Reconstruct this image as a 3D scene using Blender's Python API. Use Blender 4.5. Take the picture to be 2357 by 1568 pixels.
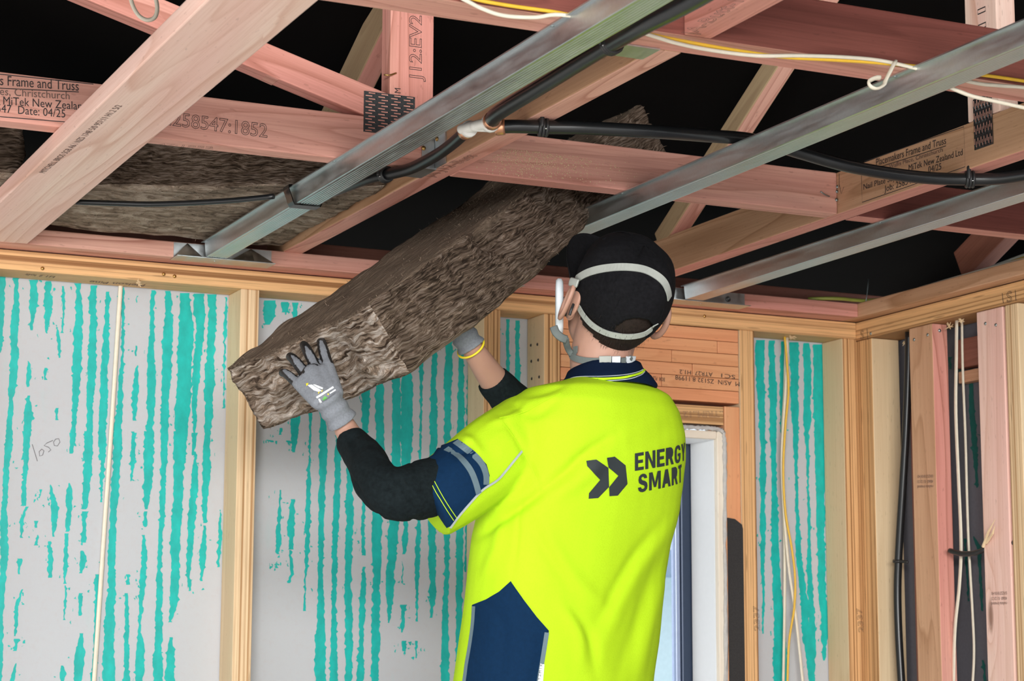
import bpy, bmesh, math, random
import numpy as np
from mathutils import Vector, Matrix, noise as mn
from mathutils.bvhtree import BVHTree
from mathutils.geometry import delaunay_2d_cdt
random.seed(7); RNG = np.random.default_rng(7)
for o in list(bpy.data.objects): bpy.data.objects.remove(o)
SC = bpy.context.scene; COL = SC.collection

# ---------------------------------------------------------------- camera
F = 4800.0
CAM = np.array([0, 0, 1.51])
def _axes(yaw, pitch, roll):
    fw = np.array([math.sin(yaw)*math.cos(pitch), math.cos(yaw)*math.cos(pitch), math.sin(pitch)])
    r = np.array([math.cos(yaw), -math.sin(yaw), 0.0]); u = np.cross(r, fw)
    return np.array([r*math.cos(roll)+u*math.sin(roll), -r*math.sin(roll)+u*math.cos(roll), fw])
AX = _axes(math.radians(25.03), math.radians(8.92), math.radians(.2))
def ray(x, y): return AX.T @ np.array([(x-1178.5)/F, -(y-784)/F, 1.0])
def at(x, y, d): return CAM + ray(x, y)*d                 # real point: pixel direction, measured depth
def pl(x, y, ax, v):                                       # where that direction meets the plane axis=v
    d = ray(x, y); return CAM + d*((v-CAM[ax])/d[ax])
def proj(P):
    q = (np.asarray(P)-CAM) @ AX.T
    return np.stack([1178.5+F*q[..., 0]/q[..., 2], 784-F*q[..., 1]/q[..., 2]], -1)
cd = bpy.data.cameras.new('camera'); co = bpy.data.objects.new('camera', cd); COL.objects.link(co)
cd.sensor_width = 36.0; cd.lens = F*36.0/2357.0; cd.clip_start = .05; cd.clip_end = 200
m = Matrix.Identity(4)
for i, v in enumerate((AX[0], AX[1], -AX[2])):
    for k in range(3): m[k][i] = v[k]
m.translation = Vector(CAM); co.matrix_world = m
SC.camera = co
cd.dof.use_dof = True; cd.dof.focus_distance = 3.95; cd.dof.aperture_fstop = 11.0

# ---------------------------------------------------------------- light and exposure
SC.view_settings.view_transform = 'Standard'; SC.view_settings.look = 'None'
SC.view_settings.gamma = 1.0; SC.view_settings.use_curve_mapping = False
SC.view_settings.exposure = 0.36
W = bpy.data.worlds.new('overcast_sky'); SC.world = W; W.use_nodes = True
bg = W.node_tree.nodes['Background']; bg.inputs[0].default_value = (.86, .93, 1.0, 1); bg.inputs[1].default_value = 1.0
sd = bpy.data.lights.new('sun', 'SUN'); so = bpy.data.objects.new('sun', sd); COL.objects.link(so)
sd.energy = 8.0; sd.angle = math.radians(3); sd.color = (1, .95, .88)
so.rotation_euler = (math.radians(-50), 0, math.radians(30))
def area(name, loc, target, sx, sy, power, col):
    d = bpy.data.lights.new(name, 'AREA'); o = bpy.data.objects.new(name, d); COL.objects.link(o)
    d.shape = 'RECTANGLE'; d.size = sx; d.size_y = sy; d.energy = power; d.color = col
    o.location = loc; o.rotation_euler = (Vector(target)-Vector(loc)).to_track_quat('-Z', 'Y').to_euler()
area('front_fill', (-1.8, -2.4, 1.3), (1.6, 4.2, 2.0), 3.2, 2.0, 42, (.90, .96, 1.0))  # added fill lamp for the open side behind the camera
area('floor_bounce_fill', (-.6, -2.6, 2.45), (1.3, 2.4, 0), 3.4, .9, 420, (1.0, .98, .95))  # unseen lamp added to wash the floor and bounce light upward

# ---------------------------------------------------------------- helpers
WM = {}
def link(o, parent=None, mw=None):
    COL.objects.link(o); mw = mw if mw is not None else Matrix.Identity(4)
    WM[o.name] = mw
    if parent is not None:
        o.parent = parent; o.matrix_parent_inverse = Matrix.Identity(4)
        o.matrix_basis = WM[parent.name].inverted() @ mw
    else: o.matrix_basis = mw
    return o
def tag(o, label=None, cat=None, group=None, kind=None):
    for k, v in (('label', label), ('category', cat), ('group', group), ('kind', kind)):
        if v: o[k] = v
    return o
def thing(name, label, cat, loc, group=None):
    o = bpy.data.objects.new(name, None); o.empty_display_size = .05
    link(o, None, Matrix.Translation(Vector(loc))); return tag(o, label, cat, group)
def mesh(name, V, Fc, mat, parent=None, smooth=False, mw=None):
    V = np.asarray(V, float)
    if mw is None:
        c = (V.min(0)+V.max(0))/2; V = V-c; mw = Matrix.Translation(Vector(c))
    me = bpy.data.meshes.new(name); me.from_pydata(V.tolist(), [], [list(map(int, f)) for f in Fc])
    mats = mat if isinstance(mat, (list, tuple)) else [mat]
    for mm in mats: me.materials.append(mm)
    if smooth: me.polygons.foreach_set('use_smooth', [True]*len(me.polygons))
    me.update()
    return link(bpy.data.objects.new(name, me), parent, mw)
def rot_frame(p0, p1, yd):
    p0, p1 = np.asarray(p0, float), np.asarray(p1, float)
    x = p1-p0; L = np.linalg.norm(x); x /= L
    y = np.asarray(yd, float); y = y-x*(y@x); y /= np.linalg.norm(y); z = np.cross(x, y)
    M = Matrix.Identity(4)
    for i, v in enumerate((x, y, z)):
        for k in range(3): M[k][i] = v[k]
    M.translation = Vector((p0+p1)/2); return M, L
def bevel_box(L, wy, wz, b, cuts=None):
    bm = bmesh.new(); bmesh.ops.create_cube(bm, size=1)
    for v in bm.verts: v.co = Vector((v.co.x*L, v.co.y*wy, v.co.z*wz))
    if b: bmesh.ops.bevel(bm, geom=bm.edges[:], offset=b, segments=2, affect='EDGES', profile=.5)
    return bm
def beam(name, p0, p1, yd, wy, wz, mat, parent=None, b=.0025, label=None, cat=None, group=None):
    """timber: local X along the length, local Y the wide way, local Z the thickness"""
    M, L = rot_frame(p0, p1, yd); bm = bevel_box(L, wy, wz, b)
    me = bpy.data.meshes.new(name); bm.to_mesh(me); bm.free(); me.materials.append(mat)
    me.polygons.foreach_set('use_smooth', [False]*len(me.polygons))
    o = link(bpy.data.objects.new(name, me), parent, M); return tag(o, label, cat, group)
def block(name, lo, hi, axis, thick, mat, parent=None, b=.0025, **k):
    """axis-aligned timber between two corners; axis = length axis, thick = axis of the laminations / thickness"""
    lo, hi = np.array(lo, float), np.array(hi, float); c = (lo+hi)/2; d = hi-lo
    p0, p1 = c.copy(), c.copy(); p0[axis] = lo[axis]; p1[axis] = hi[axis]
    wide = 3-axis-thick; yd = np.zeros(3); yd[wide] = 1
    return beam(name, p0, p1, yd, d[wide], d[thick], mat, parent, b, **k)
def spline(P, n=8):
    P = np.asarray(P, float); Q = np.vstack([2*P[0]-P[1], P, 2*P[-1]-P[-2]]); out = []
    for i in range(1, len(Q)-2):
        a, b, c, d = Q[i-1:i+3]
        for t in np.arange(n)/n:
            out.append(.5*(2*b+(c-a)*t+(2*a-5*b+4*c-d)*t*t+(3*b-a-3*c+d)*t**3))
    out.append(P[-1]); return np.array(out)
def frames(P, closed=False, up=None):
    P = np.asarray(P, float); T = np.gradient(P, axis=0)
    if closed: T = np.roll(P, -1, 0)-np.roll(P, 1, 0)
    T /= np.linalg.norm(T, axis=1)[:, None]
    u = np.array(up if up is not None else ([0, 0, 1] if abs(T[0][2]) < .9 else [0, 1, 0]), float)
    N = []
    for t in T:
        u = u-t*(u@t); u /= np.linalg.norm(u); N.append(u.copy())
    N = np.array(N); return T, N, np.cross(T, N)
def tube_data(P, r, n=10, closed=False, flat=1.0, up=None, caps=True):
    P = np.asarray(P, float); T, N, B = frames(P, closed, up); r = np.broadcast_to(np.asarray(r, float), (len(P),))
    a = np.arange(n)*2*math.pi/n
    V = (P[:, None]+r[:, None, None]*(np.cos(a)[None, :, None]*N[:, None]*flat+np.sin(a)[None, :, None]*B[:, None])).reshape(-1, 3)
    Fc = []; m = len(P)
    for i in range(m if closed else m-1):
        j = (i+1) % m
        for k in range(n): Fc.append((i*n+k, i*n+(k+1) % n, j*n+(k+1) % n, j*n+k))
    if caps and not closed: Fc += [tuple(range(n))[::-1], tuple(range((m-1)*n, m*n))]
    return V, Fc
def merge(parts):
    V, Fc, k = [], [], 0
    for v, f in parts:
        V.append(v); Fc += [tuple(i+k for i in q) for q in f]; k += len(v)
    return np.vstack(V), Fc
def tube(name, P, r, mat, parent=None, n=10, sm=6, **k):
    P = spline(P, sm) if sm else np.asarray(P, float)
    V, Fc = tube_data(P, r, n, **k); return mesh(name, V, Fc, mat, parent, True)
def ring_data(c, axis, R, r, n=20, m=8):
    axis = np.asarray(axis, float); axis /= np.linalg.norm(axis)
    u = np.cross(axis, [.3, .5, .8]); u /= np.linalg.norm(u); w = np.cross(axis, u)
    a = np.arange(n)*2*math.pi/n
    return tube_data(np.asarray(c)+R*(np.cos(a)[:, None]*u+np.sin(a)[:, None]*w), r, m, closed=True, up=axis)
def ellipsoid_data(c, ax, n=18, m=12):
    V = []; Fc = []
    for i in range(m+1):
        th = math.pi*i/m
        for k in range(n):
            ph = 2*math.pi*k/n; V.append((math.sin(th)*math.cos(ph)*ax[0]+c[0], math.sin(th)*math.sin(ph)*ax[1]+c[1], math.cos(th)*ax[2]+c[2]))
    for i in range(m):
        for k in range(n): Fc.append((i*n+k, (i+1)*n+k, (i+1)*n+(k+1) % n, i*n+(k+1) % n))
    return np.array(V), Fc
def capsule_data(a, b, ra, rb, n=14):
    a, b = np.asarray(a, float), np.asarray(b, float); d = b-a; L = np.linalg.norm(d); d = d/max(L, 1e-6)
    P = [a-d*ra*math.cos(t) for t in np.linspace(.15, 1.57, 5)]; R = [ra*math.sin(t) for t in np.linspace(.15, 1.57, 5)]
    P += [b+d*rb*math.cos(t) for t in np.linspace(1.57, .15, 5)]; R += [rb*math.sin(t) for t in np.linspace(1.57, .15, 5)]
    return tube_data(np.array(P), np.array(R), n)
def remesh(parts, voxel, smooth=4):
    V, Fc = merge(parts); me = bpy.data.meshes.new('tmp'); me.from_pydata(V.tolist(), [], [list(map(int, f)) for f in Fc])
    o = bpy.data.objects.new('tmp', me); COL.objects.link(o)
    md = o.modifiers.new('r', 'REMESH'); md.mode = 'VOXEL'; md.voxel_size = voxel
    if smooth: s = o.modifiers.new('s', 'SMOOTH'); s.iterations = smooth; s.factor = .5
    dg = bpy.context.evaluated_depsgraph_get(); out = bpy.data.meshes.new_from_object(o.evaluated_get(dg))
    n = len(out.vertices); A = np.zeros(n*3); out.vertices.foreach_get('co', A); A = A.reshape(-1, 3)
    Q = [tuple(p.vertices) for p in out.polygons]
    bpy.data.objects.remove(o); bpy.data.meshes.remove(me); bpy.data.meshes.remove(out); return A, Q
def normals(V, Q):
    N = np.zeros_like(V); Q4 = np.array([q if len(q) == 4 else (q[0], q[1], q[2], q[2]) for q in Q])
    fn = np.cross(V[Q4[:, 2]]-V[Q4[:, 0]], V[Q4[:, 3]]-V[Q4[:, 1]])
    for k in range(4): np.add.at(N, Q4[:, k], fn)
    return N/np.maximum(np.linalg.norm(N, axis=1), 1e-12)[:, None]
def bvh(V, Q): return BVHTree.FromPolygons([tuple(v) for v in V], [tuple(map(int, q)) for q in Q])
CV = Vector(CAM)
def hit(tree, x, y, off=.0015, guess=3.95):
    d = Vector(ray(x, y)).normalized(); h = tree.ray_cast(CV, d)
    if h[0] is None:
        h = tree.find_nearest(Vector(at(x, y, guess)))
    n = h[1] if h[1].dot(d) < 0 else -h[1]
    return np.array(h[0]+n*off), np.array(n)
def decal(name, tree, poly, mat, parent, step=7, off=.0018, guess=3.95):
    """a piece of cloth lying on the surface below it, outline given in directions from the lens"""
    P = np.array(poly, float); pts = []
    for i in range(len(P)):
        a, b = P[i], P[(i+1) % len(P)]; k = max(1, int(np.linalg.norm(b-a)/step))
        pts += [a+(b-a)*t/k for t in range(k)]
    nb = len(pts); lo, hi = P.min(0), P.max(0)
    for x in np.arange(lo[0]+step*.5, hi[0], step):
        for y in np.arange(lo[1]+step*.5, hi[1], step): pts.append(np.array([x, y]))
    r = delaunay_2d_cdt([Vector(p) for p in pts], [(i, (i+1) % nb) for i in range(nb)], [], 1, 1e-4)
    V = [hit(tree, p[0], p[1], off, guess)[0] for p in r[0]]
    return mesh(name, V, [f[::-1] for f in r[2]], mat, parent, True)
def ribbon(name, tree, px, width, mat, parent, thick=.0012, off=.0005, sm=6, guess=3.95, closed=False):
    """a strap of given width (m) lying on a surface along a path of directions"""
    P = spline([(a, b, 0) for a, b in px], sm)[:, :2]
    H = [hit(tree, a, b, off, guess) for a, b in P]; C = np.array([h[0] for h in H]); N = np.array([h[1] for h in H])
    for _ in range(2):
        N[1:-1] = (N[:-2]+N[1:-1]+N[2:])/3; C[1:-1] = (C[:-2]+2*C[1:-1]+C[2:])/4
    N /= np.linalg.norm(N, axis=1)[:, None]; T = np.gradient(C, axis=0); T /= np.linalg.norm(T, axis=1)[:, None]
    S = np.cross(T, N); S /= np.linalg.norm(S, axis=1)[:, None]; w = width/2
    V = np.stack([C+S*w, C+S*w+N*thick, C-S*w+N*thick, C-S*w], 1).reshape(-1, 3); Fc = []
    for i in range(len(C)-1):
        for k in range(4): Fc.append((i*4+k, i*4+(k+1) % 4, i*4+4+(k+1) % 4, i*4+4+k))
    Fc += [(3, 2, 1, 0), tuple(len(V)-4+k for k in range(4))]
    return mesh(name, V, Fc, mat, parent, False)

# ---------------------------------------------------------------- materials
class NT:
    def __init__(s, name):
        s.m = bpy.data.materials.new(name); s.m.use_nodes = True; s.t = s.m.node_tree; s.b = s.t.nodes['Principled BSDF']
    def n(s, typ, **k):
        x = s.t.nodes.new(typ)
        for a, v in k.items():
            if a.startswith('i_'): x.inputs[a[2:].replace('_', ' ')].default_value = v
            else: setattr(x, a, v)
        return x
    def l(s, a, b): s.t.links.new(a, b)
    def coord(s, scale, rnd=True):
        tc = s.n('ShaderNodeTexCoord'); v = tc.outputs['Object']
        if rnd:
            oi = s.n('ShaderNodeObjectInfo'); mm = s.n('ShaderNodeMath', operation='MULTIPLY'); mm.inputs[1].default_value = 37.0
            s.l(oi.outputs['Random'], mm.inputs[0]); ad = s.n('ShaderNodeVectorMath', operation='ADD')
            s.l(v, ad.inputs[0]); s.l(mm.outputs[0], ad.inputs[1]); v2 = ad.outputs[0]
        else: v2 = v
        return v2 if scale is None else s.scale(v2, scale)
    def scale(s, v, sc):
        mp = s.n('ShaderNodeVectorMath', operation='MULTIPLY'); s.l(v, mp.inputs[0]); mp.inputs[1].default_value = sc; return mp.outputs[0]
    def noise(s, v, scale=1, detail=3, rough=.5, dist=0):
        x = s.n('ShaderNodeTexNoise'); s.l(v, x.inputs['Vector']); x.inputs['Scale'].default_value = scale
        x.inputs['Detail'].default_value = detail; x.inputs['Roughness'].default_value = rough; x.inputs['Distortion'].default_value = dist
        return x.outputs['Fac']
    def math(s, op, a, b=None, c=None):
        x = s.n('ShaderNodeMath', operation=op)
        for i, v in enumerate((a, b, c)):
            if v is None: continue
            if isinstance(v, (int, float)): x.inputs[i].default_value = v
            else: s.l(v, x.inputs[i])
        return x.outputs[0]
    def ramp(s, f, stops, interp='LINEAR'):
        x = s.n('ShaderNodeValToRGB'); s.l(f, x.inputs[0]); e = x.color_ramp.elements; x.color_ramp.interpolation = interp
        while len(e) < len(stops): e.new(.5)
        for q, (p, c) in zip(e, stops):
            q.position = p; q.color = (*c, 1) if not isinstance(c, float) else (c, c, c, 1)
        return x.outputs[0]
    def mix(s, f, a, b, mode='MIX'):
        x = s.n('ShaderNodeMix', data_type='RGBA', blend_type=mode)
        if isinstance(f, float): x.inputs[0].default_value = f
        else: s.l(f, x.inputs[0])
        for i, v in ((6, a), (7, b)):
            if isinstance(v, tuple): x.inputs[i].default_value = (*v, 1)
            else: s.l(v, x.inputs[i])
        return x.outputs[2]
    def out(s, col=None, rough=None, metal=0, bump=None, bs=.2, bd=.002, spec=None):
        if col is not None:
            if isinstance(col, tuple): s.b.inputs['Base Color'].default_value = (*col, 1)
            else: s.l(col, s.b.inputs['Base Color'])
        if rough is not None:
            if isinstance(rough, (int, float)): s.b.inputs['Roughness'].default_value = rough
            else: s.l(rough, s.b.inputs['Roughness'])
        s.b.inputs['Metallic'].default_value = metal
        if spec is not None: s.b.inputs['Specular IOR Level'].default_value = spec
        if bump is not None:
            x = s.n('ShaderNodeBump'); x.inputs['Strength'].default_value = bs; x.inputs['Distance'].default_value = bd
            s.l(bump, x.inputs['Height']); s.l(x.outputs[0], s.b.inputs['Normal'])
        return s.m
def wood(name, pale, tint, dark, rings=11, line=.55, knots=True, rough=.62, sc=(.5, 7, 7)):
    s = NT(name); v = s.coord(None); f = s.noise(s.scale(v, sc), 1, 2, .4, .12)
    if knots:
        vo = s.n('ShaderNodeTexVoronoi'); s.l(s.scale(v, (1.7, 6.5, 6.5)), vo.inputs['Vector']); vo.inputs['Scale'].default_value = 1.0; vo.inputs['Randomness'].default_value = 1
        d = vo.outputs['Distance']; sep = s.n('ShaderNodeSeparateColor'); s.l(vo.outputs['Color'], sep.inputs[0]); pick = s.ramp(sep.outputs[0], [(.66, 0.0), (.68, 1.0)])
        f = s.math('ADD', f, s.math('MULTIPLY', s.math('MULTIPLY', s.math('EXPONENT', s.math('MULTIPLY', d, -9.0)), .5), pick))
    fr = s.math('FRACT', s.math('MULTIPLY', f, float(rings)))
    ln = s.ramp(fr, [(0, 0.0), (.45, .10), (.80, .45), (.94, 1.0), (1, 0.0)])
    tone = s.noise(s.scale(v, (.5, 5, 5)), 1.3, 2); c = s.mix(s.ramp(tone, [(.36, 0.0), (.62, 1.0)]), pale, tint)
    wid = s.ramp(s.noise(s.scale(v, (.7, 9, 9)), 1, 2), [(.3, .35), (.65, 1.0)])
    c = s.mix(s.math('MULTIPLY', s.math('MULTIPLY', ln, line), wid), c, dark)
    g = s.noise(s.scale(v, (5, 260, 260)), 1, 3, .65); c = s.mix(s.math('MULTIPLY', s.ramp(g, [(.42, 0.0), (.72, 1.0)]), .30), c, dark)
    sp = s.noise(s.scale(v, (40, 160, 160)), 1, 2); c = s.mix(s.math('MULTIPLY', s.ramp(sp, [(.66, 0.0), (.72, 1.0)]), .25), c, tuple(q*.5 for q in dark))
    if knots:
        kk = s.ramp(d, [(0, 1.0), (.045, .9), (.085, 0.0)])
        c = s.mix(s.math('MULTIPLY', s.math('MULTIPLY', kk, pick), .8), c, (.16, .06, .028))
    return s.out(c, rough, bump=g, bs=.15, bd=.001, spec=.3)
def lvl(name, pale, brown):
    s = NT(name); v = s.coord(None); lam = s.noise(s.scale(v, (.35, .2, 185)), 1, 1.5, .55)
    c = s.ramp(lam, [(.34, brown), (.45, tuple((a*1.4+b)/2.4 for a, b in zip(pale, brown))), (.53, pale), (.66, tuple(min(1, a*1.12) for a in pale))])
    fib = s.noise(s.scale(v, (7, 90, 260)), 1, 3, .6); c = s.mix(s.math('MULTIPLY', s.ramp(fib, [(.5, 0.0), (.8, 1.0)]), .4), c, tuple(a*.5 for a in brown))
    gen = s.noise(s.scale(v, (.8, 14, 1)), 1, 3); c = s.mix(s.math('MULTIPLY', s.ramp(gen, [(.45, 0.0), (.8, 1.0)]), .25), c, brown)
    vo = s.n('ShaderNodeTexVoronoi'); s.l(s.scale(v, (5, 30, 60)), vo.inputs['Vector']); vo.inputs['Scale'].default_value = 1.0
    c = s.mix(s.math('MULTIPLY', s.ramp(vo.outputs['Distance'], [(0, 1.0), (.1, .6), (.14, 0.0)]), .55), c, tuple(a*.3 for a in brown))
    return s.out(c, .6, bump=fib, bs=.2, bd=.001, spec=.3)
def plain(name, col, rough=.6, metal=0.0, var=.12, sc=60, bs=.0, spec=None):
    s = NT(name); v = s.coord((sc, sc, sc)); f = s.noise(v, 1, 4, .6)
    c = s.mix(f, tuple(a*(1-var) for a in col), tuple(min(1, a*(1+var)) for a in col)); return s.out(c, rough, metal, f if bs else None, bs, .001, spec)

M_PINK = wood('pink_treated_pine', (.80, .45, .355), (.73, .315, .26), (.40, .135, .09), 15, .8)
M_PALE = wood('pale_pink_pine', (.90, .69, .58), (.86, .54, .47), (.60, .29, .19), 9, .7)
M_PINKD = wood('shaded_red_pine', (.27, .088, .066), (.21, .062, .05), (.10, .026, .02), 12, .6)  # pink pine darkened: shade on the timber sides is in the colour
M_TAN = wood('tan_pine', (.68, .41, .25), (.63, .36, .22), (.34, .16, .07), 10, .8)
M_ORANGE = wood('orange_pine', (.78, .40, .20), (.80, .34, .17), (.58, .22, .09), 9, .45, rough=.5)
M_STUDSIDE = wood('yellow_pine', (.80, .64, .40), (.76, .56, .33), (.60, .40, .20), 7, .4, False)
M_DARKTIM = wood('shaded_rafter_pine', (.32, .13, .09), (.28, .11, .08), (.14, .05, .03), 9, .4)  # shade on the rear timbers is put into this dark colour
M_GREENTIM = wood('greenish_brown_pine', (.50, .36, .21), (.42, .28, .16), (.26, .15, .08), 9, .5)
M_LVL = lvl('laminated_veneer', (.73, .43, .20), (.30, .135, .048))
M_LVLP = lvl('pale_laminated_veneer', (.82, .60, .37), (.46, .25, .11))
M_LVLS = wood('veneer_face', (.80, .63, .41), (.74, .54, .33), (.58, .38, .20), 5, .35, False)

def board_mat():
    s = NT('pale_fibre_board'); v = s.coord(None, False); f = s.noise(s.scale(v, (90, 90, 90)), 1, 4, .7); g = s.noise(s.scale(v, (3, 3, 1.2)), 1, 3)
    c = s.mix(g, (.475, .48, .505), (.535, .555, .58)); c = s.mix(s.math('MULTIPLY', s.ramp(f, [(.5, 0.0), (.8, 1.0)]), .35), c, (.50, .44, .44))
    x = s.noise(s.scale(v, (14, 14, 4)), 1, 4, .6); c = s.mix(s.math('MULTIPLY', s.ramp(x, [(.62, 0.0), (.74, 1.0)]), .18), c, (.25, .60, .57))
    return s.out(c, .85, bump=f, bs=.25, bd=.001, spec=.15)
M_BOARD = board_mat()
def teal():
    s = NT('teal_coating'); v = s.coord(None, False); f = s.noise(s.scale(v, (40, 40, 25)), 1, 4, .6); g = s.noise(s.scale(v, (260, 260, 260)), 1, 2)
    c = s.mix(s.ramp(f, [(.3, 0.0), (.7, 1.0)]), (.0, .36, .325), (.0, .50, .45)); return s.out(c, .55, bump=g, bs=.15, bd=.0005)
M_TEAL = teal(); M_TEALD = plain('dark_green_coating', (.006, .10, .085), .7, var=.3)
M_DARKBOARD = plain('dark_grey_board', (.14, .135, .155), .9, var=.15, sc=120, bs=.15)  # even dark grey, deeper than the back wall board
M_ROOF = plain('black_roof_underlay', (.0040, .0032, .003), .95, var=.2, sc=8, spec=.05)
M_INK = plain('black_ink', (.035, .028, .028), .8); M_PENCIL = plain('pencil_line', (.16, .15, .16), .9)
M_INKF = plain('faded_ink', (.18, .11, .09), .85)
def galv():
    s = NT('galvanised_steel'); v = s.coord(None); vo = s.n('ShaderNodeTexVoronoi'); s.l(s.scale(v, (130, 220, 220)), vo.inputs['Vector']); vo.inputs['Scale'].default_value = 1
    n = s.noise(s.scale(v, (70, 9, 70)), 1, 4, .6); n2 = s.noise(s.scale(v, (400, 900, 900)), 1, 2)
    bw = s.n('ShaderNodeRGBToBW'); s.l(vo.outputs['Color'], bw.inputs[0]); c = s.mix(n, (.50, .53, .54), (.70, .74, .75)); c = s.mix(s.math('MULTIPLY', bw.outputs[0], .18), c, (.40, .44, .45))
    return s.out(c, s.ramp(n, [(.3, .30), (.7, .50)]), 1.0, n2, .08, .0006)
M_GALV = galv(); M_PLATE = plain('dark_nail_plate_steel', (.17, .175, .18), .38, .9, .3, 180, .1)
M_SHINY = plain('bright_steel', (.72, .75, .78), .22, 1.0, .1, 90)
M_PIPE = plain('black_polythene', (.012, .013, .014), .32, var=.2); M_CLIP = plain('black_plastic', (.02, .02, .021), .4)
M_TAPE = plain('black_tape', (.012, .012, .013), .25, var=.3, sc=20, bs=.3)
M_WHITEP = plain('white_plastic', (.78, .76, .72), .4); M_COPPER = plain('copper_crimp', (.68, .34, .20), .3, .85)
M_YEL = plain('yellow_cable', (.80, .48, .04), .45); M_CREAM = plain('cream_cable', (.76, .69, .56), .5); M_GREENC = plain('green_yellow_cable', (.30, .33, .06), .45)
M_GREYC = plain('grey_cable', (.42, .46, .43), .5); M_FELT = plain('black_felt', (.032, .03, .03), .95, var=.5, sc=220, bs=.5)
M_DUST = plain('sawdust', (.82, .62, .40), .9); M_NAIL = plain('nail_head', (.35, .40, .40), .35, .9); M_RUST = plain('brass_screw', (.50, .30, .10), .35, .9)
def batt_mat(name, dark, mid, pale, lay, thr=(.30, .52, .75), wav=(1.0, 1.0, 5.0)):
    s = NT(name); v = s.coord(None); w = s.noise(s.scale(v, (17, 17, 24)), 1, 2, .5)
    off = s.n('ShaderNodeVectorMath', operation='ADD'); s.l(s.scale(v, lay), off.inputs[0])
    cx = s.n('ShaderNodeCombineXYZ')
    for i, a in enumerate(wav): s.l(s.math('MULTIPLY', w, a), cx.inputs[i])
    s.l(cx.outputs[0], off.inputs[1]); f = s.noise(off.outputs[0], 1, 3.5, .58, .25)
    g = s.noise(s.scale(v, (5, 5, 5)), 1, 3, .6); f2 = s.math('ADD', s.math('MULTIPLY', f, .78), s.math('MULTIPLY', g, .22))
    c = s.ramp(f2, [(thr[0], dark), (thr[1], mid), (thr[2], pale)]); h = s.noise(s.scale(off.outputs[0], (3.5, 3.5, 3.5)), 1, 4, .7)
    c = s.mix(s.math('MULTIPLY', h, .45), c, tuple(a*.35 for a in dark))
    return s.out(c, .95, bump=s.math('ADD', f, s.math('MULTIPLY', h, .5)), bs=1.0, bd=.02, spec=.1)
M_BATTD = batt_mat('brown_wool', (.065, .044, .031), (.30, .21, .15), (.64, .50, .40), (34, 60, 300), (.38, .50, .63), (2.5, 1.0, 7.0))
M_BATTA = batt_mat('brown_wool_brushed', (.16, .113, .082), (.34, .25, .18), (.54, .42, .32), (9, 150, 150), (.34, .52, .74), (.5, 1.5, 1.5))
M_BATTC = batt_mat('pale_wool_cut_edge', (.085, .055, .038), (.46, .34, .25), (.92, .80, .70), (30, 18, 150), (.38, .49, .60), (1, 1, 6))
M_FIBRE = plain('wool_fibre', (.26, .185, .13), .9, var=.6, sc=30); M_FIBREP = plain('pale_wool_fibre', (.58, .47, .38), .9, var=.3)
def hivis():
    s = NT('hi_vis_yellow_knit'); v = s.coord(None, False); vo = s.n('ShaderNodeTexVoronoi'); s.l(s.scale(v, (330, 330, 330)), vo.inputs['Vector']); vo.inputs['Scale'].default_value = 1
    n = s.noise(s.scale(v, (6, 6, 6)), 1, 3); c = s.mix(n, (.43, .68, .010), (.49, .755, .016)); c = s.mix(s.math('MULTIPLY', s.ramp(vo.outputs['Distance'], [(.2, 1.0), (.5, 0.0)]), .16), c, (.32, .52, .0))
    return s.out(c, .8, bump=vo.outputs['Distance'], bs=.25, bd=.0008, spec=.2)
M_HIVIS = hivis(); M_NAVY = plain('navy_knit', (.0035, .022, .062), .85, var=.25, sc=150, bs=.2, spec=.1); M_NAVYC = plain('navy_collar_rib', (.0035, .010, .030), .85, var=.2, sc=200, bs=.2, spec=.1)
M_REFL = plain('grey_reflective_tape', (.115, .175, .205), .5); M_PIPING = plain('pale_grey_piping', (.42, .46, .48), .6)
M_BLACKS = plain('black_undersleeve', (.0075, .012, .0135), .9, var=.8, sc=140, bs=.4, spec=.12); M_CAP = plain('black_cap_cloth', (.0065, .0065, .0078), .92, var=.8, sc=160, bs=.45, spec=.12)
M_SKIN = NT('skin'); M_SKIN.b.inputs['Subsurface Weight'].default_value = .12; M_SKIN.b.inputs['Subsurface Radius'].default_value = (.01, .004, .002)
_n = M_SKIN.noise(M_SKIN.coord((35, 35, 35)), 1, 4); M_SKIN = M_SKIN.out(M_SKIN.mix(_n, (.40, .215, .155), (.48, .275, .205)), .5, bump=_n, bs=.1, bd=.001)
M_HAIR = plain('dark_brown_hair', (.016, .010, .0075), .7, var=.7, sc=150, bs=.6, spec=.2)
M_STRAP = plain('grey_rubber_strap', (.36, .38, .35), .5); M_ELASTIC = plain('grey_elastic', (.13, .15, .145), .8); M_MASKW = plain('white_filter', (.70, .76, .80), .5)
M_GREYGLOVE = plain('grey_knit_glove', (.20, .215, .24), .9, var=.35, sc=260, bs=.4); M_BLACKGLOVE = plain('black_nitrile', (.010, .010, .011), .55, var=.3, sc=200, bs=.2)
M_LOGO = plain('charcoal_print', (.022, .030, .033), .7); M_PRINTW = plain('white_print', (.75, .78, .80), .6); M_PRINTG = plain('green_print', (.12, .42, .08), .6); M_PRINTY = plain('yellow_print', (.85, .68, .03), .6)
M_TROUS = plain('charcoal_trousers', (.03, .032, .036), .9); M_BOOT = plain('tan_boots', (.25, .13, .06), .7); M_ALU = plain('brushed_aluminium', (.7, .7, .72), .35, .9)
M_CONC = plain('pale_concrete', (.56, .54, .51), .9, var=.12, sc=4)
M_WINWHITE = plain('white_window_reveal', (.82, .84, .86), .5, var=.03); M_WINDARK = plain('dark_blue_aluminium', (.028, .045, .085), .35, .3); M_LINER = wood('primed_timber_liner', (.86, .78, .66), (.84, .74, .62), (.7, .56, .42), 6, .3, False)
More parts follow.
